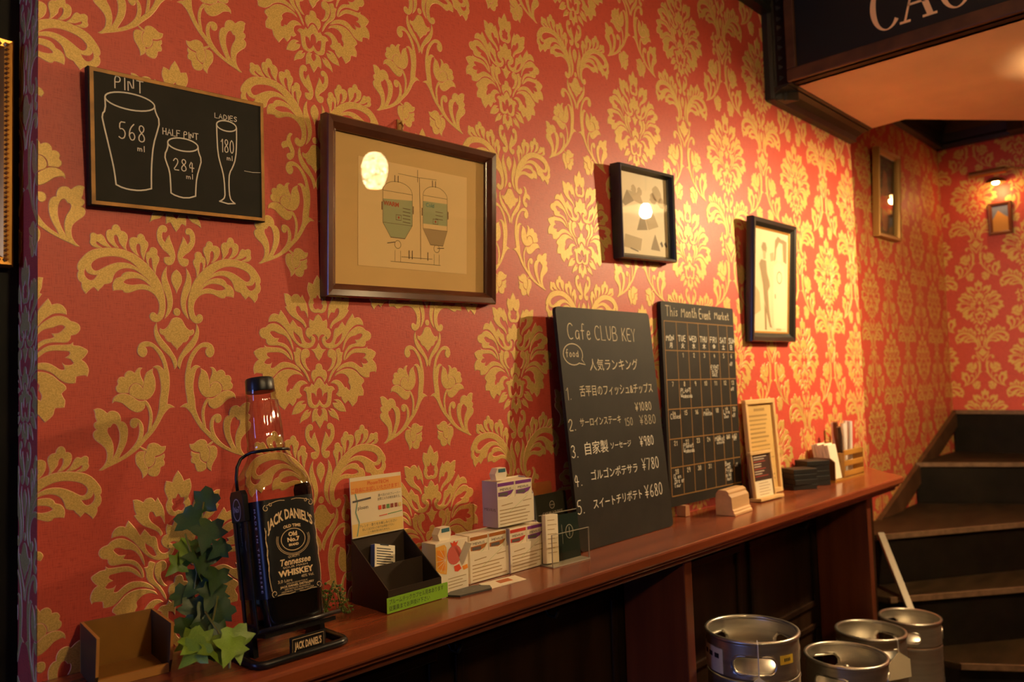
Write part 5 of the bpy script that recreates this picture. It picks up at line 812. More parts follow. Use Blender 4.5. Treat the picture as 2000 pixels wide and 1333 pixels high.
achalk('3.', .010, .627, .030, .030); ajp('自家製', .125, .600, .034, .095); ajp('ソーセージ', .392, .600, .020, .090); achalk('¥980', .718, .618, .025, .070)
achalk('4.', .006, .742, .032, .036); ajp('ゴルゴンポテサラ', .162, .712, .027, .200); achalk('¥780', .714, .726, .030, .085)
achalk('5.', .010, .851, .032, .032); ajp('スイートチリポテト', .158, .828, .027, .210); achalk('¥680', .710, .848, .032, .090)

# ------------------------------------------------------------------ event calendar chalkboard on two little blocks
WB_, HB_ = .424, .597
cb = thing('calendar_chalkboard', 'black calendar chalkboard ruled with brown lines, standing on small wooden feet', 'chalkboard', (2.135, -.012, LZ+.0303), (R(-.8), R(.5), 0))
board(cb, WB_, HB_, .012, M_SLATE, .006)
for sx in (-.150, .150):
    MB().prism([(-.012, -.0303), (-.010, 0), (.010, 0), (.012, -.0303)], -.03, .0, 'y').build('foot', mat('pinkish_wood', (.42, .20, .10), .6), cb, loc=(sx, 0, 0))
uB = lambda u, v: (-WB_/2+u*WB_, HB_-v*HB_); yB = -.0124
M_RULE = mat('brown_rule', (.30, .15, .035), .7)
RV = (.097, .242, .387, .531, .676, .814, .950); CU = (.030, .182, .328, .473, .614, .757, .890, .990)
for v in RV: MB().stroke([uB(.03, v), uB(.99, v)], .0028, yB+.0001).build('ruled_line', M_RULE, cb)
for u in CU[:-1]: MB().stroke([uB(u, RV[0]), uB(u, RV[-1])], .0028, yB+.0001).build('ruled_line', M_RULE, cb)
def bchalk(t, u, v, h, fit, wd=.0024, m=M_CHALK, rot=0):
    b = MB(); p = uB(u, v); script(b, t, p[0], p[1], h, wd, yB, rot, fit=fit); b.build('chalk_lettering', m, cb)
def bjp(t, u, v, size, m=M_CHALK):
    b = MB(); p = uB(u, v); put_text(b, t, size, p[0], p[1], yB, weight=.0004); b.build('chalk_lettering', m, cb)
bchalk('This', .055, .070, .030, .070, .0028, M_CHALKM); bchalk('Month', .255, .070, .030, .092, .0030, M_CHALKM); bchalk('Event', .495, .072, .030, .072, .0034, M_CHALKM); bchalk('Market', .715, .066, .024, .095, .0028, M_CHALKM)
for k, (e_, j) in enumerate(zip(('MON', 'TUE', 'WED', 'THU', 'FRI', 'SAT', 'SUN'), '月火水木金土日')):
    uc = (CU[k]+CU[k+1])/2
    bchalk(e_, CU[k]+.018, .194, .017, .043, .0026); bjp(j, uc, .218, .018)
day = 0
for r_ in range(5):
    for k in range(7):
        if r_ == 0 and k == 0: continue
        day += 1
        if day > 31: continue
        uc = (CU[k]+CU[k+1])/2; s_ = str(day)
        bchalk(s_, uc-.012*len(s_), RV[1+r_]+.032, .013, .010*len(s_), .0022, M_CHALKM)
for t, u, v, h, f_ in (('EVENT', .625, .335, .014, .050), ('night', .64, .352, .011, .036), ('SALE', .640, .372, .011, .032), ('PLANT', .20, .452, .014, .058), ('Wednesday', .20, .478, .014, .070),
                       ('Closed', .055, .578, .016, .055), ('Meeting', .49, .574, .015, .058), ('Live', .775, .574, .014, .042), ('Duo', .785, .596, .013, .028), ('Market', .63, .712, .016, .062), ('all day', .80, .706, .013, .070), ('closing', .655, .728, .011, .056),
                       ('Planet', .20, .726, .014, .058), ('Wednesday', .20, .750, .014, .066), ('Open', .058, .868, .014, .042), ('Brewery', .072, .890, .016, .058), ('Tour', .062, .910, .012, .036), ('Beer', .76, .848, .014, .034), ('set', .79, .864, .012, .022), ('Friday', .765, .884, .014, .052), ('night', .765, .906, .013, .034), ('last', .775, .926, .012, .030), ('off', .905, .316, .013, .020), ('off', .905, .452, .013, .020), ('off', .905, .594, .013, .020), ('off', .905, .720, .013, .020), ('off', .905, .862, .013, .020)):
    bchalk(t, u, v, h*.92, f_, .0017)

# ------------------------------------------------------------------ wooden notice frame, small menu stand, carved block
M_PALE = mat('pale_pine', (.72, .47, .20), .5, var=.12, vscale=14, stretch=(1, 1, .2)); M_PAPERY = mat('yellowed_paper', (.66, .42, .14), .8, var=.10, vscale=5)
nf = thing('notice_frame', 'tall pale wooden frame holding a yellowed notice behind the small menu stand', 'frame', (2.493, -.028, LZ+.0003), (R(-3.0), 0, 0))
def fr_up(root, w, h, bw, d, m):
    e_ = bpy.data.objects.new('x', None)
    for bx in ((-w/2, w/2, -d, 0, h-bw, h), (-w/2, w/2, -d, 0, 0, bw), (-w/2, -w/2+bw, -d, 0, bw, h-bw), (w/2-bw, w/2, -d, 0, bw, h-bw)):
        MB().box(*bx).build('frame_rail', m, root, bevel=.002)
    bpy.data.objects.remove(e_)
fr_up(nf, .212, .322, .016, .016, M_PALE)
MB().box(-.092, .092, -.007, -.001, .014, .308).build('notice', M_PAPERY, nf)
M_FAINT = mat('faded_print', (.36, .22, .07), .8)
MB().stroke([(-.035, .286), (.035, .286)], .009, -.0074).build('print_line', M_FAINT, nf)
for k in range(17): MB().stroke([(-.078, .266-k*.0145), (random.uniform(.03, .078), .266-k*.0145)], random.choice((.003, .0045, .006)), -.0074).build('print_line', M_FAINT, nf)
ms = thing('small_menu_stand', 'small pale wooden stand with a dark photo menu and white card', 'stand', (2.398, -.074, LZ+.0003), (R(-5), 0, R(-2)))
MB().box(-.076, .076, -.030, .016, 0, .010).build('base', M_PALE, ms, bevel=.002)
for bx in ((-.066, -.058, -.008, .004, .010, .150), (.058, .066, -.008, .004, .010, .150), (-.070, .070, -.010, .006, .146, .156)): MB().box(*bx).build('frame_rail', M_PALE, ms, bevel=.0015)
MB().box(-.058, .058, -.003, .001, .010, .150).build('menu', mat('dark_menu_print', (.05, .025, .018), .5), ms)
for k in range(9): MB().stroke([(-.045, .138-k*.0078), (-.045+random.uniform(.04, .085), .138-k*.0078)], .003, -.0034).build('menu_line', mat(('menu_text_white', 'menu_text_red')[k % 3 == 2], ((.6, .5, .4), (.35, .06, .04))[k % 3 == 2], .6), ms)
MB().box(-.062, .046, -.0085, -.0075, .010, .062).build('white_card', mat('white_card', (.80, .70, .50), .7), ms)
for k in range(5): MB().stroke([(-.04, .054-k*.009), (.02+.01*(k % 2), .054-k*.009)], .0015, -.0088).build('card_line', M_FAINT, ms)
wbk = thing('carved_wooden_block', 'chunky pale wooden card block with stepped moulding below the calendar board', 'block', (2.118, -.118, LZ+.0003), (0, 0, R(4)))
pr = [(-.030, 0), (-.030, .006), (-.026, .010), (-.026, .014), (-.022, .018), (-.020, .052), (-.012, .060), (-.012, .066), (-.004, .072), (.020, .072), (.028, .062), (.030, .05), (.030, 0)]
MB().prism(pr, -.060, .060, 'x').build('block', mat('pale_block_wood', (.66, .40, .19), .5, var=.15, vscale=12, stretch=(.3, 2, 2)), wbk, bevel=.001)

# ------------------------------------------------------------------ black coaster boxes
M_BLKB = mat('black_card_box', (.012, .012, .011), .5)
for st_, (x, y, n, lbp) in enumerate(((2.685, -.062, 4, 'front'), (2.800, -.060, 5, 'rear'))):
    for k in range(n):
        o = MB().box(-.048, .048, -.036, .036, 0, .0175).build('coaster_box', M_BLKB, loc=(x+random.uniform(-.002, .002), y+random.uniform(-.002, .002), LZ+.0003+k*.0180), rot=(0, 0, R(-28+random.uniform(-2, 2))), bevel=.0015)
        lab = ('lowest', 'second', 'third', 'fourth', 'topmost')[k] if k < n-1 else 'topmost'
        tag(o, '%s flat black box of the %s' % (lab, 'shorter black stack nearer the notice frame' if st_ == 0 else 'taller black stack beside the napkin organiser'), 'box', 'flat black boxes in two stacks')

# ------------------------------------------------------------------ napkin and cutlery organiser
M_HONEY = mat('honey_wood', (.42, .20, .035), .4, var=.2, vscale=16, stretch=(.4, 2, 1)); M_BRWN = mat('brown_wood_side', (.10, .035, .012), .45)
og = thing('napkin_organiser', 'honey coloured wooden organiser with napkins and cutlery at the ledge end', 'organiser', (3.02, -.062, LZ+.0003))
MB().box(-.135, .15, -.046, .046, 0, .008).build('base', M_HONEY, og)
MB().prism([(-.046, .008), (.046, .008), (.046, .088), (-.030, .088), (-.046, .074)], -.135, -.128, 'x').build('end_panel', M_BRWN, og)
MB().box(.143, .15, -.046, .046, .008, .105).build('end_panel', M_HONEY, og)
MB().box(-.045, -.038, -.046, .046, .008, .10).build('divider', M_HONEY, og)
MB().box(-.038, .143, .040, .046, .008, .110).build('back_panel', M_HONEY, og)
for z in (.012, .050, .090): MB().box(-.038, .143, -.046, -.040, z, z+.020).build('slat', M_HONEY, og, bevel=.002)
M_NAP = mat('white_napkin', (.86, .76, .58), .8)
for k in range(5):
    o = MB().box(-.036, .036, -.006, .006, 0, .128+.004*(k % 2)).build('paper_napkin', M_NAP, loc=(2.934, -.095+k*.0128, LZ+.0088), rot=(R(-9), 0, 0), bevel=.002)
    tag(o, ('front', 'second', 'middle', 'fourth', 'back')[k]+' folded white paper napkin standing in the wooden organiser', 'napkin', 'napkins in the organiser')
M_STRAW = mat('white_straw', (.74, .68, .62), .4); M_CUTL = mat('dark_cutlery', (.10, .07, .05), .3, .5); M_HANDLE = mat('brown_handle', (.16, .055, .02), .4)
for k, (x, dx, dy, h, m, nm, lbq) in enumerate(((3.03, -.05, -.01, .19, M_CUTL, 'table_knife', 'dark table knife leaning left in the wooden organiser'), (3.055, -.03, 0, .205, M_HANDLE, 'wooden_spoon', 'brown wooden spoon handle standing among the straws'), (3.075, .0, .008, .20, M_STRAW, 'paper_straw', 'straight pale straw nearest the brown spoon handle'),
                                            (3.095, .004, -.006, .205, M_STRAW, 'paper_straw', 'pale straw in the middle of the organiser bundle'), (3.112, .012, .010, .195, M_STRAW, 'paper_straw', 'pale straw leaning slightly right in the organiser'), (3.128, .055, .0, .20, M_STRAW, 'paper_straw', 'pale straw leaning furthest right out of the organiser'))):
    r_ = .0095 if m != M_CUTL else .008
    o = MB()
    if m is M_STRAW: o.tube([(0, 0, 0), (dx*.5, dy*.5, h*.5), (dx, dy, h)], r_, 10)
    else: o.tube([(0, 0, 0), (dx*.4, dy*.4, h*.4), (dx*.8, dy*.8, h*.8), (dx, dy, h)], [r_*.8, r_*.7, r_*1.3, r_*1.0], 8)
    tag(o.build(nm, m, loc=(x, -.062+(k % 3-1)*.020, LZ+.0090), smooth=True, auto=40), lbq, nm.split('_')[-1])

# ------------------------------------------------------------------ whiskey bottle
M_BGL = glass_mat('bottle_glass', (.94, .91, .86), .04, (.42, .33, .24), 1.8); M_CAP = mat('black_cap', (.010, .010, .012), .35); M_LAB = mat('black_label', (.008, .008, .009), .32); M_CREAMI = mat('cream_label_ink', (.80, .58, .33), .5); M_GREYI = mat('grey_label_ink', (.22, .21, .20), .5); M_WHI = mat('white_label_ink', (.55, .60, .70), .5); M_BASE = mat('bottle_base_shade', (.006, .006, .007), .12)
TILT = R(-10.4); BX, BY, BZ = .634, -.150, LZ+.038
bt = thing('whiskey_bottle', 'large square whiskey bottle with black label standing in the black cradle', 'bottle', (BX, BY, BZ), (TILT, 0, 0))
def ring(half, n, seg, flute=0.0, nf=12):
    o = []
    for k in range(seg):
        a = 2*math.pi*(k+.5)/seg; c, s = math.cos(a), math.sin(a)
        r_ = half/((abs(c)**n+abs(s)**n)**(1/n)); r_ += flute*math.cos(nf*a)
        o.append((r_*c, r_*s))
    return o
def loft(rings, seg=96, cap0=True, cap1=False):
    m = MB(); vs = []; fs = []
    for h, half, n, fl in rings: vs += [(x, y, h) for x, y in ring(half, n, seg, fl)]
    for i in range(len(rings)-1):
        for k in range(seg): fs.append((i*seg+k, i*seg+(k+1) % seg, (i+1)*seg+(k+1) % seg, (i+1)*seg+k))
    if cap0: fs.append(tuple(range(seg))[::-1])
    if cap1: fs.append(tuple(range((len(rings)-1)*seg, len(rings)*seg)))
    return m.add(vs, fs)
BR = [(0, .043, 6, 0), (.004, .0475, 6, 0), (.012, .0500, 7, 0), (.205, .0500, 7, 0), (.218, .0490, 6, 0), (.230, .0455, 4.6, 0), (.240, .0400, 3.4, .0003), (.250, .0350, 2.6, .0006), (.260, .0310, 2.2, .0006), (.268, .0288, 2, .0002), (.272, .0285, 2, 0), (.274, .0302, 2, 0), (.280, .0302, 2, 0), (.283, .0285, 2, 0), (.300, .0288, 2, .0006), (.325, .0276, 2, .0007), (.350, .0247, 2, .0005), (.362, .0228, 2, 0), (.364, .0240, 2, 0), (.371, .0240, 2, 0)]
loft(BR).build('glass_body', M_BGL, bt, smooth=True, auto=50)
loft([(.369, .0225, 2, .0), (.371, .0232, 2, .0002), (.390, .0226, 2, .0002), (.392, .0215, 2, 0)], 72, True, True).build('cap', M_CAP, bt, smooth=True, auto=40)
loft([(.003, .0460, 6, 0), (.046, .0488, 7, 0)], 72, True, True).build('base_shade', M_BASE, bt, smooth=True, auto=40)  # black block added inside the glass for the darkness seen through it
# wrap-round label
seg = 160; rg = ring(.0506, 7, seg); lab = MB(); vs = []; idx = [k for k in range(seg)]
for x, y in rg: vs += [(x, y, .046), (x, y, .192)]
lab.add(vs, [(2*k, 2*((k+1) % seg), 2*((k+1) % seg)+1, 2*k+1) for k in range(seg)])
lab.build('label', M_LAB, bt, smooth=True)
yL = -.0510
def lt(t, size, x, z, width=None, arch=0, m=M_CREAMI, weight=0.0, shear=0.0, sy=1.0):
    b = MB(); put_text(b, t, size, x, 0, yL, width=width, arch=arch, weight=weight, shear=shear); b.v = [(v[0], v[1], z+v[2]*sy) for v in b.v]
    b.build('label_lettering', m, bt)
lt("JACK DANIEL'S", .0135, 0, .1655, .078, 7.0, weight=.0004, sy=1.55)
lt('OLD TIME', .0062, .002, .1475, .030, 7.0, weight=.0002)
lt('Old', .0088, .002, .1345, .015, weight=.0004); lt('No.7', .0088, .002, .1262, .021, weight=.0004); lt('BRAND', .0050, .002, .1185, .017, weight=.0002)
for rx, rz, w_ in ((.0205, .0165, .0009), (.0262, .0215, .0006), (.0285, .0235, .0006)):
    a0, a1 = (0, 360) if rx < .021 else (-200, 20)
    b = MB(); b.stroke([(.002+rx*math.cos(R(a)), .1265+rz*math.sin(R(a))) for a in range(a0, a1+1, 12)], w_, yL); b.build('label_oval', M_CREAMI, bt)
lt('QUALITY', .0045, 0, .1010, .020); lt('Tennessee', .0135, .001, .0935, .052, shear=.25, weight=.0003); lt('SOUR MASH', .0040, .001, .0860, .042); lt('WHISKEY', .0120, .001, .0775, .060, weight=.0005)
lt('3,0 Litre', .0062, -.019, .0668, .024); lt('40% Vol.', .0062, .020, .0688, .022)
lt('DISTILLED AND BOTTLED BY', .0028, .001, .0620, .036); lt('JACK DANIEL DISTILLERY', .0042, .001, .0582, .058, weight=.0001); lt('LEM MOTLOW, PROPRIETOR', .0032, .001, .0542, .044); lt('LYNCHBURG, TENNESSEE 37352 U.S.A.', .0030, .001, .0508, .056)
def scroll(P, w_=.0008):
    b = MB(); b.stroke(P, w_, yL); b.build('label_scroll', M_CREAMI, bt)
def curlx(cx, cz, r_, a0, a1, n=14): return [(cx+r_*(1-.6*i/n)*math.cos(R(a0+(a1-a0)*i/n)), cz+r_*(1-.6*i/n)*math.sin(R(a0+(a1-a0)*i/n))) for i in range(n+1)]
for s_ in (-1, 1):
    scroll([(s_*.006, .1875), (s_*.014, .1885), (s_*.022, .1875), (s_*.030, .1855), (s_*.037, .1830)]); scroll([(s_*x, z) for x, z in curlx(.0385, .1790, .005, 80, -260)]); scroll([(s_*x, z) for x, z in curlx(.030, .1838, .003, 60, -220)])
    scroll([(s_*.0435, .150), (s_*.0425, .140), (s_*.0440, .128), (s_*.0420, .116), (s_*.0440, .104), (s_*.0425, .092), (s_*.0440, .080), (s_*.0430, .066), (s_*.0415, .056)]); scroll([(s_*.0415, .146), (s_*.0440, .134), (s_*.0420, .122), (s_*.0440, .110), (s_*.0422, .098), (s_*.0438, .086)])
    scroll([(s_*.004, .0480), (s_*.014, .0472), (s_*.024, .0485), (s_*.033, .0478)]); scroll([(s_*x, z) for x, z in curlx(.0375, .0515, .005, -70, 260)])
# left side print
RZ = Matrix.Rotation(R(-90), 4, 'Z')
def side(t, size, x, z, rot, width, m=M_GREYI):
    b = MB(); put_text(b, t, size, x, z, yL, rot=rot, width=width); b.rot(RZ); b.build('side_lettering', m, bt)
side('M A D E   I N   T E N N E S S E E', .0075, .0385, .118, -90, .125, M_WHI)
for k in range(4): side('TENNESSEE WHISKEY', .0035, .018-k*.0045, .166, -90, .032)
side("Jack Daniel's", .0085, -.012, .150, -90, .045); side('SQUARE BOTTLE', .0038, .016, .095, -90, .026); side('MASH OAK', .0034, .004, .095, -90, .020)
b = MB(); b.stroke([(.008+.0085*math.cos(R(a)), .128+.0115*math.sin(R(a))) for a in range(0, 360, 15)], .0010, yL, closed=True); b.rot(RZ); b.build('side_oval', M_GREYI, bt); side('No7', .0085, .008, .128, -90, .015)
b = MB(); b.sheet([(.010+.0055*math.cos(R(a)), .068+.010*math.sin(R(a))) for a in range(0, 360, 20)], yL); b.rot(RZ); b.build('side_seal', M_GREYI, bt)

# ------------------------------------------------------------------ bottle cradle
M_CRAD = mat('black_cradle_metal', (.010, .010, .011), .30, .2)
cr = thing('bottle_cradle', 'black metal tilting cradle with name plaque under the big bottle', 'cradle', (.634, -.15, LZ))
zb = .0062
def rail(P, r_=.0055): return MB().tube(P, r_, 10)
loop = [(-.078, .085, zb), (-.078, -.050, zb), (-.074, -.060, zb), (-.064, -.064, zb), (.060, -.064, zb), (.070, -.060, zb), (.074, -.050, zb), (.074, .085, zb)]
rail(loop, .0060).build('base_rail', M_CRAD, cr, smooth=True)
rail([(-.078, .085, zb), (.074, .085, zb)], .0055).build('base_bar', M_CRAD, cr, smooth=True)
tl = Matrix.Translation((0, 0, .038)) @ Matrix.Rotation(TILT, 4, 'X')
for sx in (-1, 1):
    pl_ = MB(); x0, x1 = (sx*.0545, sx*.0575) if sx > 0 else (-.0575, -.0545)
    pl_.prism([(-.024, .165), (-.024, .205), (-.018, .213), (.014, .213), (.020, .205), (.020, .165)], x0-.003, x1+.003, 'x'); pl_.box(x0, x1, -.024, -.014, -.006, .165); pl_.box(x0, x1, .012, .020, -.006, .165); pl_.box(x0, x1, -.014, .012, -.006, .012)
    pl_.rot(tl); pl_.build('side_plate', M_CRAD, cr, bevel=.001)
    MB().prism([(-.020, .004), (.030, .004), (.012, .046), (-.012, .046)], sx*.058-.004, sx*.058+.004, 'x').build('upright', M_CRAD, cr)
    # short strut that carries the upright on the base rail
    MB().box(min(sx*.058, sx*.078)-.002, max(sx*.058, sx*.078)+.002, -.006, .010, .002, .010).build('strut', M_CRAD, cr)
b = MB().box(-.060, .060, -.052, .050, -.008, -.002); b.rot(tl); b.build('bottle_seat', M_CRAD, cr)
b = rail([(-.070, -.056, .004), (.066, -.056, .004)], .0032); b.rot(tl); b.build('front_bar', M_CRAD, cr, smooth=True)
b = rail([(-.0560, 0, .210), (-.0560, 0, .232), (-.053, 0, .250), (-.046, 0, .262), (-.036, 0, .268), (-.033, -.012, .270), (-.022, -.026, .270), (0, -.034, .270), (.022, -.027, .270), (.034, -.012, .270)], .0026); b.rot(tl); b.build('neck_wire', M_CRAD, cr, smooth=True)
b = MB(); b.stroke([(.002+.0120*math.cos(R(a)), .184+.0165*math.sin(R(a))) for a in range(0, 360, 15)], .0016, -.0610, closed=True); put_text(b, 'No7', .0125, .002, .184, -.0610, width=.018, weight=.0003); b.rot(tl @ RZ); b.build('oval_badge', mat('badge_grey', (.40, .38, .36), .5), cr)
MB().box(-.026, .033, -.064, -.060, .006, .034).build('name_plaque', M_CRAD, cr, bevel=.0008)
b = MB(); put_text(b, "JACK DANIEL'S", .010, .0035, .020, -.0644, width=.046, weight=.0003); b.v = [(v[0], v[1], .020+(v[2]-.020)*1.5) for v in b.v]; b.build('plaque_lettering', M_CREAMI, cr)
b = MB(); b.stroke([(-.023, .010), (.030, .010), (.030, .031), (-.023, .031)], .0007, -.0644, closed=True); b.build('plaque_border', M_CREAMI, cr)

# ------------------------------------------------------------------ open wooden box
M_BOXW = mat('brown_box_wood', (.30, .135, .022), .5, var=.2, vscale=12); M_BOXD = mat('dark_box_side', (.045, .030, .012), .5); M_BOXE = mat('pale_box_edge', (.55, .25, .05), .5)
wx = thing('open_wooden_box', 'small open brown wooden desk box at the left end of the ledge', 'box', (.4285, -.062, LZ+.0003), (0, 0, R(-6)))
MB().box(-.0505, .0505, .044, .048, 0, .072).build('back_panel', M_BOXW, wx)
for sx in (-1, 1):
    x0 = -.0505 if sx < 0 else .0465
    MB().prism([(-.050, .018), (-.058, .072), (.044, .072), (.044, 0), (-.040, 0)], x0, x0+.004, 'x').build('side_panel', [M_BOXD][0], wx)
    MB().box(x0, x0+.004, -.058, .044, .072, .0724).build('side_edge', M_BOXE, wx)
    MB().prism([(-.050, .018), (-.0504, .018), (-.0584, .072), (-.058, .072)], x0, x0+.004, 'x').build('side_edge', M_BOXE, wx)
MB().box(-.0465, .0465, -.040, .044, 0, .004).build('bottom', M_BOXW, wx)
MB().box(-.0465, .0465, -.046, -.040, 0, .012).build('front_lip', M_BOXE, wx)

# ------------------------------------------------------------------ ivy
M_IVYL = mat('ivy_leaf_green', (.155, .265, .022), .42, var=.28, vscale=60); M_IVYSH = mat('ivy_leaf_shaded', (.035, .085, .022), .42, var=.3, vscale=60); M_VEIN = mat('ivy_stem', (.16, .17, .04), .5)  # second leaf green puts the shade on the back leaves into the colour
iv = thing('ivy_plant', 'artificial ivy with lobed green leaves trailing beside the whiskey bottle', 'plant', (.53, -.08, LZ))
IVY = [(.565,-.02,-.183,.052),(.539,-.03,-.208,.048),(.557,-.05,-.228,.057),(.532,-.03,-.251,.044),(.548,-.05,-.268,.057),(.566,-.07,-.252,.036),(.516,-.03,-.272,.038),(.556,-.08,-.294,.046),(.540,-.05,-.302,.055),(.524,-.04,-.320,.041),(.545,-.09,-.317,.048),(.529,-.06,-.341,.047),(.535,-.09,-.348,.052),(.550,-.11,-.338,.041),(.512,-.07,-.362,.040),(.530,-.11,-.368,.052),(.540,-.13,-.372,.046),(.497,-.12,-.366,.040),(.492,-.165,-.374,.054),(.535,-.190,-.384,.052),(.506,-.185,-.392,.046),(.520,-.200,-.394,.048),(.482,-.172,-.380,.046)]
LEAF = [(0, -.42), (.16, -.50), (.36, -.44), (.34, -.22), (.55, -.10), (.36, .06), (.22, .12), (.16, .30), (0, .62), (-.16, .30), (-.22, .12), (-.36, .06), (-.55, -.10), (-.34, -.22), (-.36, -.44), (-.16, -.50)]
leafm = {}
for key, mm_ in (('l', M_IVYL), ('d', M_IVYSH)):
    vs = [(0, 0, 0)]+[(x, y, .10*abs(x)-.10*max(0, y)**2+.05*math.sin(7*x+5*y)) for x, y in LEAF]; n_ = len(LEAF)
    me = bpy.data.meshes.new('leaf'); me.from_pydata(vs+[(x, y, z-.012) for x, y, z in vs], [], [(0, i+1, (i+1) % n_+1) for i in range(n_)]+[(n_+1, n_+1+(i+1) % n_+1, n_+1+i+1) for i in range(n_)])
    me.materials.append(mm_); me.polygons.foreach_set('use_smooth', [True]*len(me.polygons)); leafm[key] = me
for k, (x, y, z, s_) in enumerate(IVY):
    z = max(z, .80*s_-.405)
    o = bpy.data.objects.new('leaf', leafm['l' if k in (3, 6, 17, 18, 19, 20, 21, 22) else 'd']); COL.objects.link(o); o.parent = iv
    o.location = (x-.53, y+.08, z+.405); o.scale = (s_, s_, s_)
    vdir = Vector((-x, -1.285-y, -z)).normalized()+Vector((random.uniform(-.45, .45), random.uniform(-.3, .3), random.uniform(.0, .7)))
    qz = vdir.normalized().to_track_quat('Z', 'Y'); o.rotation_euler = (qz @ Matrix.Rotation(R(random.uniform(120, 240)), 3, 'Z').to_quaternion()).to_euler()
for P in ([(.02, .05, .0), (.03, .05, .08), (.02, .05, .16), (.035, .06, .225)], [(.0, .02, .0), (.0, .03, .06), (.01, .03, .12), (.0, .05, .18)], [(.02, -.02, .09), (.0, -.04, .05), (-.02, -.08, .03), (-.035, -.09, .025)], [(.0, -.02, .07), (.0, -.06, .05), (.0, -.10, .02), (-.01, -.12, .012)]):
    MB().tube(P, .0016, 6).build('stem', M_VEIN, iv, smooth=True)
# ------------------------------------------------------------------ trailing succulent
sc_ = thing('trailing_succulent', 'small trailing succulent with bead leaves between bottle and dark dispenser', 'plant', (.772, -.055, LZ))
M_SUC = mat('succulent_green', (.13, .20, .035), .35, var=.35, vscale=120)
sm = MB(); stm = MB()
for k in range(9):
    x = random.uniform(-.020, .024); y = random.uniform(-.022, .022); h0 = random.uniform(.030, .058)
    P = [Vector((0, .01, .0)), Vector((x*.4, y*.5, h0*1.0)), Vector((x, y-.006, h0*.9)), Vector((x*1.25, y-.010, max(.008, h0*.3))), Vector((x*1.3, y-.012, .006))]
    stm.tube(P, .0008, 5)
    for i in range(16):
        t = i/15*3.999; j = int(t); p = P[j].lerp(P[j+1], t-j)+Vector((random.uniform(-.006, .006), random.uniform(-.006, .006), random.uniform(-.002, .005)))
        r_ = random.uniform(.0024, .0042); d = Vector((random.uniform(-1, 1), random.uniform(-1, 1), random.uniform(-.3, 1))).normalized(); e1 = d.orthogonal().normalized(); e2 = d.cross(e1)
        if p.z < .005: p.z = .005
        ring_ = [p+(e1*math.cos(a)+e2*math.sin(a))*r_*.75 for a in [q*math.pi/3 for q in range(6)]]
        sm.add([p-d*r_]+ring_+[p+d*r_*1.3], [(0, 1+(q+1) % 6, 1+q) for q in range(6)]+[(7, 1+q, 1+(q+1) % 6) for q in range(6)])
stm.build('stems', M_VEIN, sc_); stuff(sm.build('bead_leaves', M_SUC, sc_, smooth=True))
# ------------------------------------------------------------------ capsule dispenser with its card
M_DBOX = mat('dark_brown_card', (.028, .018, .012), .4); M_DBOXI = mat('dark_brown_inside', (.045, .030, .020), .5)
dp = thing('capsule_dispenser', 'dark brown sloping counter dispenser with bright green label on its front', 'dispenser', (.909, -.076, LZ+.0003), (0, 0, R(1)))
wx_, y0_, y1_ = .063, -.056, .054; t_ = .0022
for sx in (-1, 1):
    x0 = -wx_ if sx < 0 else wx_-t_
    MB().prism([(y0_, 0), (y1_, 0), (y1_, .119), (y0_, .040)], x0, x0+t_, 'x').build('side_panel', M_DBOX, dp)
MB().box(-wx_+t_, wx_-t_, y1_-t_, y1_, 0, .119).build('back_panel', M_DBOXI, dp)
MB().box(-wx_+t_, wx_-t_, y0_, y0_+t_, 0, .040).build('front_panel', M_DBOX, dp)
MB().box(-wx_+t_, wx_-t_, -.004, -.002, .004, .073).build('divider', M_DBOXI, dp)
MB().box(-wx_+t_, wx_-t_, y0_+t_, y1_-t_, 0, .004).build('floor_panel', M_DBOXI, dp)
MB().box(-.068, .076, -.0588, -.0572, .001, .028).build('green_label', mat('lime_green_label', (.22, .46, .02), .6), dp)
for t, z, w_ in (('プルームテックカプセル見本あります', .0200, .128), ('従業員までお声掛け下さい', .0085, .095)):
    b = MB(); put_text(b, t, .0098, -.064, z, -.0590, align='LEFT', width=w_); b.build('label_lettering', M_INK, dp)
cd = thing('promo_card', 'orange and white promotional card standing in the dark dispenser', 'card', (.905, -.0265, LZ+.120), (R(-3), 0, R(1)))
M_CARD = mat('promo_card_white', (.84, .70, .47), .6); M_ORG = mat('promo_orange', (.85, .40, .09), .6); M_REDP = mat('promo_red', (.78, .07, .02), .6); M_YELP = mat('promo_yellow', (.85, .58, .18), .6); M_GRN = mat('promo_green', (.12, .30, .08), .6); M_GRY = mat('promo_grey', (.12, .10, .09), .6); M_CYAN = mat('promo_teal', (.18, .36, .28), .6)
MB().box(-.061, .061, -.002, 0, 0, .113).build('card_sheet', M_CARD, cd)
MB().sheet([(-.060, .082), (.060, .082), (.060, .106), (-.060, .106)], -.0023).build('header_band', M_ORG, cd); MB().sheet([(-.060, .002), (.060, .002), (.060, .026), (-.060, .026)], -.0023).build('footer_band', M_YELP, cd)
for t, z, s_, w_, m, x in (('PloomTECH', .099, .010, .050, M_REDP, .004), ('ご自由にお試しいただけます！', .088, .010, .112, M_REDP, 0), ('選べる5つのフレーバー', .073, .0062, .055, M_GRY, .030), ('お気に入りの味を探そう。', .066, .0062, .055, M_GRY, .030), ('ploom', .055, .010, .024, M_GRY, -.034), ('ブレンド・香りをお楽しみください', .0200, .0058, .090, M_GRY, 0), ('詳しくはスタッフまでお声掛け下さい', .0130, .0052, .076, M_GRY, 0), ('二十歳未満は吸えません', .0070, .0044, .052, M_GRY, 0)):
    b = MB(); put_text(b, t, s_, x, z, -.0026, width=w_); b.build('card_lettering', m, cd)
MB().stroke([(-.056, .068), (-.016, .071)], .0036, -.0027).build('device_picture', M_GRY, cd)
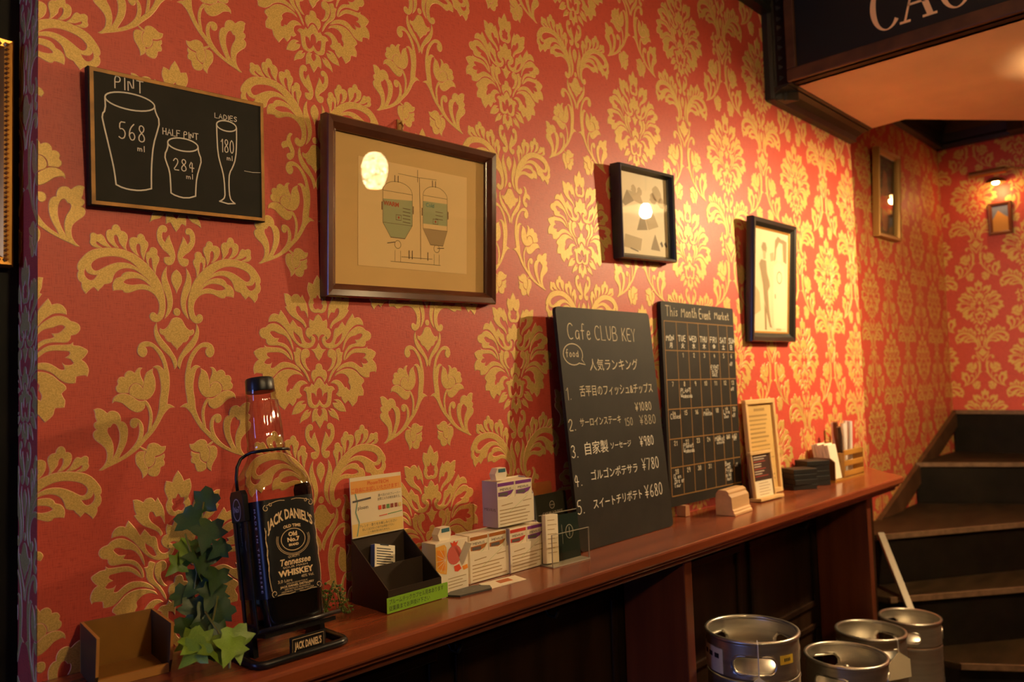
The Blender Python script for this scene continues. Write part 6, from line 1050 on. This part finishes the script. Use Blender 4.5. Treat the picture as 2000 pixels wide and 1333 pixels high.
for k in range(6): MB().sheet([(.002+k*.0098, .046), (.009+k*.0098, .046), (.009+k*.0098, .054), (.002+k*.0098, .054)], -.0026).build('flavour_box', (M_REDP, mat('promo_brown', (.30, .06, .03), .6), M_GRN, mat('promo_brown', (.30, .06, .03), .6), mat('promo_brown', (.30, .06, .03), .6), M_YELP)[k], cd)
MB().stroke([(.003, .034), (.022, .035)], .0014, -.0026).build('flavour_line', M_REDP, cd); MB().stroke([(.024, .035), (.059, .037)], .0014, -.0026).build('flavour_line', M_GRN, cd)
MB().stroke([(-.050, .082), (-.046, .066), (-.051, .048), (-.044, .028), (-.050, .004)], .0022, -.0025).build('ribbon_print', M_CYAN, cd)
M_PACKW = mat('pack_white', (.84, .74, .56), .5); M_LILAC = mat('pack_lilac_side', (.48, .40, .52), .5)
pk = thing('white_tobacco_pack', 'white pack with black print leaning inside the dark dispenser', 'pack', (.905, -.040, LZ+.066), (R(-14), R(14), R(4)))
MB().box(-.026, .026, -.006, .006, -.012, .034).build('carton', [M_PACKW], pk, bevel=.0008)
MB().box(-.0265, -.026, -.0055, .0055, -.011, .033).build('blue_side', mat('pack_blue', (.10, .13, .40), .5), pk)
for k in range(7): MB().stroke([(-.021, .026-k*.0048), (.014+.006*(k % 2), .026-k*.0048)], .0016, -.0063).build('print_line', M_INK, pk)
MB().stroke([(-.012, .0335), (.008, .0335)], .003, -.0062).build('print_bar', M_INK, pk)
M_CAPS = mat('capsule_green_foil', (.12, .36, .24), .25, .3)
for k, (x, y, s_, a) in enumerate(((.878, -.108, .014, 20), (.893, -.110, .017, 70), (.928, -.106, .012, 140), (.868, -.118, .011, 220))):
    b = MB(); b.add([(-s_, -s_*.3, 0), (s_, -s_*.4, 0), (0, s_*.5, 0), (s_*.2, 0, s_*1.7)], [(0, 2, 1), (0, 1, 3), (1, 2, 3), (2, 0, 3)])
    tag(b.build('capsule_sachet', M_CAPS, loc=(x, y, LZ+.0046), rot=(0, 0, R(a))), ('small green foil sachet in the dispenser tray, second from left', 'tallest pointed green foil sachet in the dispenser tray', 'low green foil sachet at the right of the dispenser tray', 'small green foil sachet in the left front corner of the tray')[k], 'sachet', 'green sachets in the dispenser')

# ------------------------------------------------------------------ cigarette display cartons
def pack_print(root, x0, w_, z0, h_, col, y, name='MEVIUS'):
    mc = mat('pack_band_%s' % col[0], col[1], .5)
    MB().sheet([(x0+.002, z0+h_*.80), (x0+w_-.002, z0+h_*.80), (x0+w_-.002, z0+h_-.001), (x0+.002, z0+h_-.001)], y).build('top_band', mc, root)
    MB().sheet([(x0+.003, z0+h_*.30), (x0+w_*.52, z0+h_*.24), (x0+w_*.82, z0+h_*.36), (x0+w_*.95, z0+h_*.56), (x0+w_*.62, z0+h_*.52), (x0+.003, z0+h_*.50)], y).build('swoosh', mc, root)
    MB().sheet([(x0+.007, z0+h_*.30), (x0+w_*.60, z0+h_*.30), (x0+w_*.60, z0+h_*.46), (x0+.007, z0+h_*.46)], y-.0002).build('dark_window', M_GRY, root)
    b = MB(); put_text(b, name, .0075, x0+w_*.48, z0+h_*.62, y-.0002, width=w_*.62); b.build('brand_lettering', M_GRY, root)
    b = MB(); b.stroke([(x0+w_*.40, z0+.002), (x0+w_*.70, z0+h_*.22), (x0+w_*.93, z0+h_*.52), (x0+w_*.95, z0+h_*.76)], .0009, y-.0001); b.build('green_swirl', mat('pale_green_print', (.42, .52, .20), .6), root)
def display_box(name, label, loc, w_, h_, d_, cols, side_m, rotz=0, front=.62, lid=False):
    t = thing(name, label, 'box', loc, (0, 0, R(rotz)), 'white cigarette display boxes')
    MB().box(-w_/2, w_/2, -d_, -d_+.001, 0, h_*front).build('front_panel', M_PACKW, t)
    MB().box(-w_/2, w_/2, -.001, 0, 0, h_).build('back_panel', M_PACKW, t)
    for sx in (-1, 1):
        x0 = -w_/2-.0006 if sx < 0 else w_/2-.0004
        MB().prism([(-d_, 0), (0, 0), (0, h_), (-d_*.45, h_), (-d_, h_*front)] if sx > 0 else [(-d_, 0), (0, 0), (0, h_), (-d_, h_)], x0, x0+.001, 'x').build('side_panel', side_m, t)
    MB().box(-w_/2, w_/2, -d_, 0, 0, .001).build('bottom_panel', M_PACKW, t)
    for k in range(5): MB().stroke([(-w_/2+.006, h_*(.07+.075*k)), (w_/2-random.uniform(.006, .03), h_*(.07+.075*k)+.0006)], .0016, -d_-.0003).build('print_line', M_FAINT, t)
    MB().stroke([(-w_/2+.012, h_*.47), (-w_/2+.045, h_*.49)], .0016, -d_-.0003).build('print_line', M_FAINT, t); MB().stroke([(w_/2-.034, h_*.50), (w_/2-.008, h_*.51)], .0014, -d_-.0003).build('print_line', M_FAINT, t)
    MB().stroke([(-.022, h_*.30), (w_/2-.020, h_*.60)], .0007, -d_-.0003).build('print_swirl', mat('pale_green_print', (.42, .52, .20), .6), t)
    b = MB(); put_text(b, 'MEVIUS', .008, -d_*.5, h_*.38, -.0004, width=d_*.75); b.rot(Matrix.Translation((-w_/2-.0006, 0, 0)) @ Matrix.Rotation(R(-90), 4, 'Z') @ Matrix.Translation((0, 0, 0)))
    b.v = [(v[0], v[1]-d_, v[2]) for v in b.v]; b.build('side_lettering', M_GRY, t)
    if lid:
        l_ = MB().prism([(-.016, 0), (-.020, .014), (-.012, .026), (.012, .026), (.016, .014), (.012, 0)], -.010, .008, 'y'); lo = l_.build('raised_lid', M_PACKW, t, loc=(-w_/2+.030, -d_*.45, h_))
        MB().box(-.010, .011, -.0106, -.010, .017, .0245).build('lid_label', mat('lid_blue_green', (.05, .16, .20), .4), lo)
    hw_ = w_/2-.0015
    for k, c in enumerate(cols):
        p = thing('cigarette_pack', c[2], 'pack', (loc[0], loc[1], loc[2]), (0, 0, R(rotz)), 'packs in the display boxes')
        x0 = -w_/2+.0012+k*hw_
        MB().box(x0, x0+hw_-.0008, -d_+.0022, -.0025, .0016, h_-.003).build('carton', M_PACKW, p, bevel=.0006)
        pack_print(p, x0, hw_-.0008, h_*.55, h_*.42, c, -d_+.0019)
    return t
PUR = (.20, .035, .26); RED = (.60, .05, .03); BRO = (.42, .13, .02)
display_box('display_box', 'white display box with brown banded packs, lower left of the stacked three', (1.131, -.056, LZ+.0003), .110, .096, .044, (('brown', BRO, 'brown banded pack on the left in the lower left display box'), ('brown', BRO, 'brown banded pack on the right in the lower left display box')), M_PACKW)
display_box('display_box', 'white display box with one red and one purple pack, lower right of the stacked three', (1.2425, -.060, LZ+.0003), .110, .094, .044, (('red', RED, 'red banded pack in the lower right display box'), ('purple', PUR, 'purple banded pack in the lower right display box')), M_LILAC)
display_box('display_box', 'white display box with purple packs and lilac side stacked on top of two others', (1.222, -.046, LZ+.0975), .112, .097, .046, (('purple', PUR, 'left purple banded pack in the topmost display box'), ('purple', PUR, 'right purple banded pack in the topmost display box')), M_LILAC, lid=True)
# fruit printed pack box
fb = thing('fruit_pack_box', 'white box printed with an orange slice and a pomegranate beside the dispenser', 'box', (1.0165, -.072, LZ+.0003), (0, 0, R(2)), 'white cigarette display boxes')
MB().box(-.043, .043, -.040, 0, 0, .098).build('carton', M_PACKW, fb, bevel=.0008)
MB().sheet([(-.043, .092), (-.043, .048), (-.030, .040), (-.016, .036), (-.014, .050), (-.015, .088), (-.020, .094)], -.0404).build('orange_rind', mat('orange_rind', (.85, .42, .06), .5), fb)
MB().sheet([(-.040, .086), (-.038, .052), (-.028, .046), (-.018, .044), (-.018, .082)], -.0407).build('orange_flesh', mat('orange_flesh', (.85, .28, .02), .45), fb)
for a in range(95, 266, 28): MB().stroke([(-.018, .064), (-.018+.024*math.cos(R(a)), .064+.024*math.sin(R(a)))], .0008, -.0409).build('orange_segment_line', M_PACKW, fb)
MB().sheet([(.006+.019*math.cos(R(a)), .070+.019*math.sin(R(a))) for a in range(0, 360, 20)], -.0405).build('pomegranate', mat('pomegranate_pink', (.62, .12, .09), .5), fb)
MB().sheet([(.000, .087), (-.005, .096), (.002, .093), (.006, .0975), (.010, .093), (.017, .096), (.012, .087)], -.0406).build('pomegranate_crown', M_REDP, fb)
MB().sheet([(.004, .048), (.018, .050), (.024, .040), (.014, .036), (.006, .038)], -.0405).build('pomegranate_seeds', M_REDP, fb); MB().sheet([(.026, .044), (.040, .046), (.042, .038), (.030, .036)], -.0405).build('orange_segment', mat('orange_flesh', (.85, .28, .02), .45), fb)
for k in range(4): MB().stroke([(-.012, .026-k*.006), (.036-.01*(k % 2), .026-k*.006)], .0011, -.0404).build('print_line', M_FAINT, fb)
l_ = MB().prism([(-.016, 0), (-.020, .012), (-.012, .024), (.012, .024), (.016, .012), (.012, 0)], -.008, .010, 'y'); lo = l_.build('raised_lid', M_PACKW, fb, loc=(.0, -.014, .098)); MB().box(-.010, .011, -.0086, -.008, .015, .0225).build('lid_label', mat('lid_blue_green', (.05, .16, .20), .4), lo)
b = MB().box(-.0075, .0075, -.001, .001, -.022, .022); b.build('folded_flap', mat('flap_white', (.86, .78, .64), .6), fb, loc=(.029, -.0445, .070), rot=(R(10), R(22), R(-15)))
# leaflets lying on the ledge
M_GREYB = mat('dark_grey_booklet', (.075, .075, .07), .35)
gb = thing('grey_booklet', 'dark grey glossy booklet lying flat in front of the fruit box', 'booklet', (1.035, -.140, LZ+.0003))
MB().prism([(-.050, .010), (-.036, -.014), (.040, -.022), (.052, -.004), (.030, .022), (-.030, .022)], 0, .0035, 'z').build('cover', M_GREYB, gb)
b = MB(); b.stroke([(.000+.014*math.cos(R(a)), .002+.007*math.sin(R(a))) for a in range(0, 360, 20)], .0010, 0, closed=True); b.rot(Matrix.Translation((0, 0, .0038)) @ Matrix.Rotation(R(-90), 4, 'X')); b.build('printed_ring', M_GREYI, gb)
wl_ = thing('white_leaflet', 'white leaflet with an orange square lying below the display boxes', 'leaflet', (1.128, -.136, LZ+.0003), (0, 0, R(-4)))
MB().prism([(-.050, -.026), (.046, -.024), (.052, .018), (-.044, .020)], 0, .0012, 'z').build('sheet', M_PACKW, wl_)
MB().prism([(-.012, -.010), (.022, -.010), (.026, .010), (-.008, .010)], .0012, .0015, 'z').build('orange_square', mat('leaflet_orange', (.50, .14, .04), .6), wl_)
# dark card behind, orange clear card, acrylic holder
dc = thing('dark_green_card', 'dark card with white ring logo leaning behind the display boxes', 'card', (1.395, -.048, LZ+.0003), (R(-6), 0, R(2)))
board(dc, .120, .140, .002, mat('olive_black_card', (.035, .036, .022), .5), .006)
b = MB(); b.stroke([(.004+.0085*math.cos(R(a)), .112+.0085*math.sin(R(a))) for a in range(0, 360, 20)], .0013, -.0024, closed=True); b.stroke([(-.004, .112), (.012, .112)], .0011, -.0024); b.build('ring_logo', mat('card_white_ink', (.62, .54, .40), .6), dc)
b = MB(); put_text(b, 'CASUAL LOUNGE', .0085, .004, .094, -.0024, width=.074, weight=.0002); b.build('card_lettering', mat('card_white_ink', (.62, .54, .40), .6), dc)
MB().sheet([(-.026, .060), (-.006, .060), (-.006, .074), (-.026, .074)], -.0024).build('red_square', mat('card_red', (.45, .04, .03), .6), dc); MB().sheet([(.012, .058), (.036, .058), (.036, .080), (.012, .080)], -.0024).build('white_square', M_PACKW, dc)
oc = thing('orange_clear_card', 'translucent orange plastic sheet standing between dark card and wall', 'card', (1.365, -.022, LZ+.0003), (R(-3), 0, 0))
board(oc, .120, .165, .0015, mat('orange_plastic', (.62, .20, .05), .25, alpha=.55), .008)
ah = thing('acrylic_card_holder', 'clear acrylic card holder at the foot of the menu chalkboard', 'holder', (1.338, -.126, LZ+.0003), (0, 0, R(-2)))
M_ACR = glass_mat('clear_acrylic', (.95, .94, .90), .04)
M_ACE = mat('acrylic_edge', (.62, .55, .44), .2, trans=.4)
MB().box(-.061, .061, -.0205, -.0180, .0025, .070).build('front_sheet', M_ACR, ah); MB().box(-.061, .061, .016, .0185, .0025, .108).build('back_sheet', M_ACR, ah); MB().box(-.061, .061, -.022, .0185, 0, .0025).build('base_sheet', M_ACE, ah)
for bx in ((-.061, .061, -.0205, -.0180, .070, .0712), (-.061, -.0598, -.0205, -.0180, .0025, .070), (.0598, .061, -.0205, -.0180, .0025, .070), (-.061, .061, .016, .0185, .108, .1092)): MB().box(*bx).build('polished_edge', M_ACE, ah)
k1_ = thing('dark_leaflet', 'dark green leaflet with ring emblem inside the acrylic holder', 'leaflet', (1.3605, -.120, LZ+.0031), (R(-4), 0, R(-2)))
MB().box(-.0385, .0385, -.001, 0, 0, .100).build('sheet', mat('dark_green_leaflet', (.010, .024, .018), .35), k1_)
b = MB(); b.stroke([(.006+.012*math.cos(R(a)), .060+.015*math.sin(R(a))) for a in range(0, 360, 20)], .0016, -.0013, closed=True); b.stroke([(.006, .050), (.006, .070)], .0016, -.0013); b.build('ring_emblem', mat('leaflet_grey_ink', (.36, .36, .28), .5), k1_)
MB().stroke([(-.018, .036), (-.018, .078)], .0010, -.0013).build('emblem_line', mat('leaflet_grey_ink', (.36, .36, .28), .5), k1_)
k2_ = thing('white_card_bundle', 'bundle of white printed cards at the left in the acrylic holder', 'cards', (1.2985, -.118, LZ+.0031), (R(-4), R(4), R(-2)))
MB().box(-.018, .022, -.006, .006, .0012, .106).build('cards', M_PACKW, k2_, bevel=.0008)
for k in range(8): MB().stroke([(-.012, .094-k*.010), (.010+.006*(k % 2), .094-k*.010)], .0012, -.0063).build('print_line', M_FAINT, k2_)

# ------------------------------------------------------------------ lamps of the room (out of the frame, seen or assumed from the picture glass, save one pendant added as fill)
def mosaic_mat(LAMP_E):
    m = bpy.data.materials.new('mosaic_lamp_glass'); m.use_nodes = True; nt = m.node_tree; b = nt.nodes['Principled BSDF']
    tc = nt.nodes.new('ShaderNodeTexCoord'); v = nt.nodes.new('ShaderNodeTexVoronoi'); v.inputs['Scale'].default_value = 90
    nt.links.new(tc.outputs['Object'], v.inputs['Vector']); r = nt.nodes.new('ShaderNodeValToRGB')
    r.color_ramp.elements[0].color = (1.0, .80, .45, 1); r.color_ramp.elements[1].color = (1.0, .64, .26, 1); sp = nt.nodes.new('ShaderNodeSeparateColor')
    nt.links.new(v.outputs['Color'], sp.inputs['Color']); nt.links.new(sp.outputs['Red'], r.inputs['Fac']); nt.links.new(r.outputs['Color'], b.inputs['Emission Color'])
    mu = nt.nodes.new('ShaderNodeMath'); mu.operation = 'MULTIPLY_ADD'; mu.inputs[1].default_value = LAMP_E*1.4; mu.inputs[2].default_value = LAMP_E*.3
    nt.links.new(sp.outputs['Green'], mu.inputs[0]); nt.links.new(mu.outputs[0], b.inputs['Emission Strength'])
    b.inputs['Base Color'].default_value = (.8, .5, .2, 1)
    return m
CONE_E = 3000.0
def mosaic_lamp(x, y, z, lb_, E):
    t = thing('mosaic_pendant', lb_, 'lamp', (x, y, ZC+z), group='mosaic glass pendants')
    MB().lathe([(.001, .085), (.030, .080), (.052, .055), (.060, .020), (.058, -.020), (.046, -.060), (.034, -.078), (.030, -.080)], 28).build('glass_shade', mosaic_mat(E), t, smooth=True)
    MB().lathe([(.001, .105), (.014, .104), (.018, .086), (.032, .079)], 16).build('cap', M_BRASS, t, smooth=True)
    MB().tube([(0, 0, .10), (0, 0, ZCEIL-z)], .004, 8).build('cord', M_IRON, t)
    return t
mosaic_lamp(2.11, -1.72, .79, 'glowing mosaic glass pendant reflected in the brewing drawing', 38)
mosaic_lamp(.62, -1.95, .80, 'added mosaic glass pendant behind the camera giving fill light', 200)  # unseen pendant, added as a frontal fill for the ledge and left wall
sp_ = thing('assumed_cone_pendant', 'assumed pendant lamp with a wide opaque cone shade hanging below the soffit', 'lamp', (3.20, -.95, ZC+.77))  # unseen pendant, assumed from glare and the light's upper cut-off on the wall
cs = MB().lathe([(.022, .10), (.045, .085), (.135, .018), (.135, .014), (.045, .078), (.022, .092)], 40)
cs.build('shade', mat('white_enamel_shade', (.75, .62, .42), .35), sp_, smooth=True, auto=40)
MB().lathe([(.001, -.030), (.018, -.026), (.028, -.008), (.026, .012), (.014, .035), (.014, .08)], 20).build('bulb', mat('cone_bulb', (1, .8, .5), .4, emit=(1.0, .72, .38, CONE_E)), sp_, smooth=True)
MB().tube([(0, 0, .09), (0, 0, ZS-.77)], .004, 8).build('cord', M_IRON, sp_)
# assumed unseen window on the far left, added to go with the blue light
wn_ = struct(MB().box(-2.2, -2.17, -1.4, -.1, ZC-.5, ZC+.8).build('assumed_window', M_DARK))
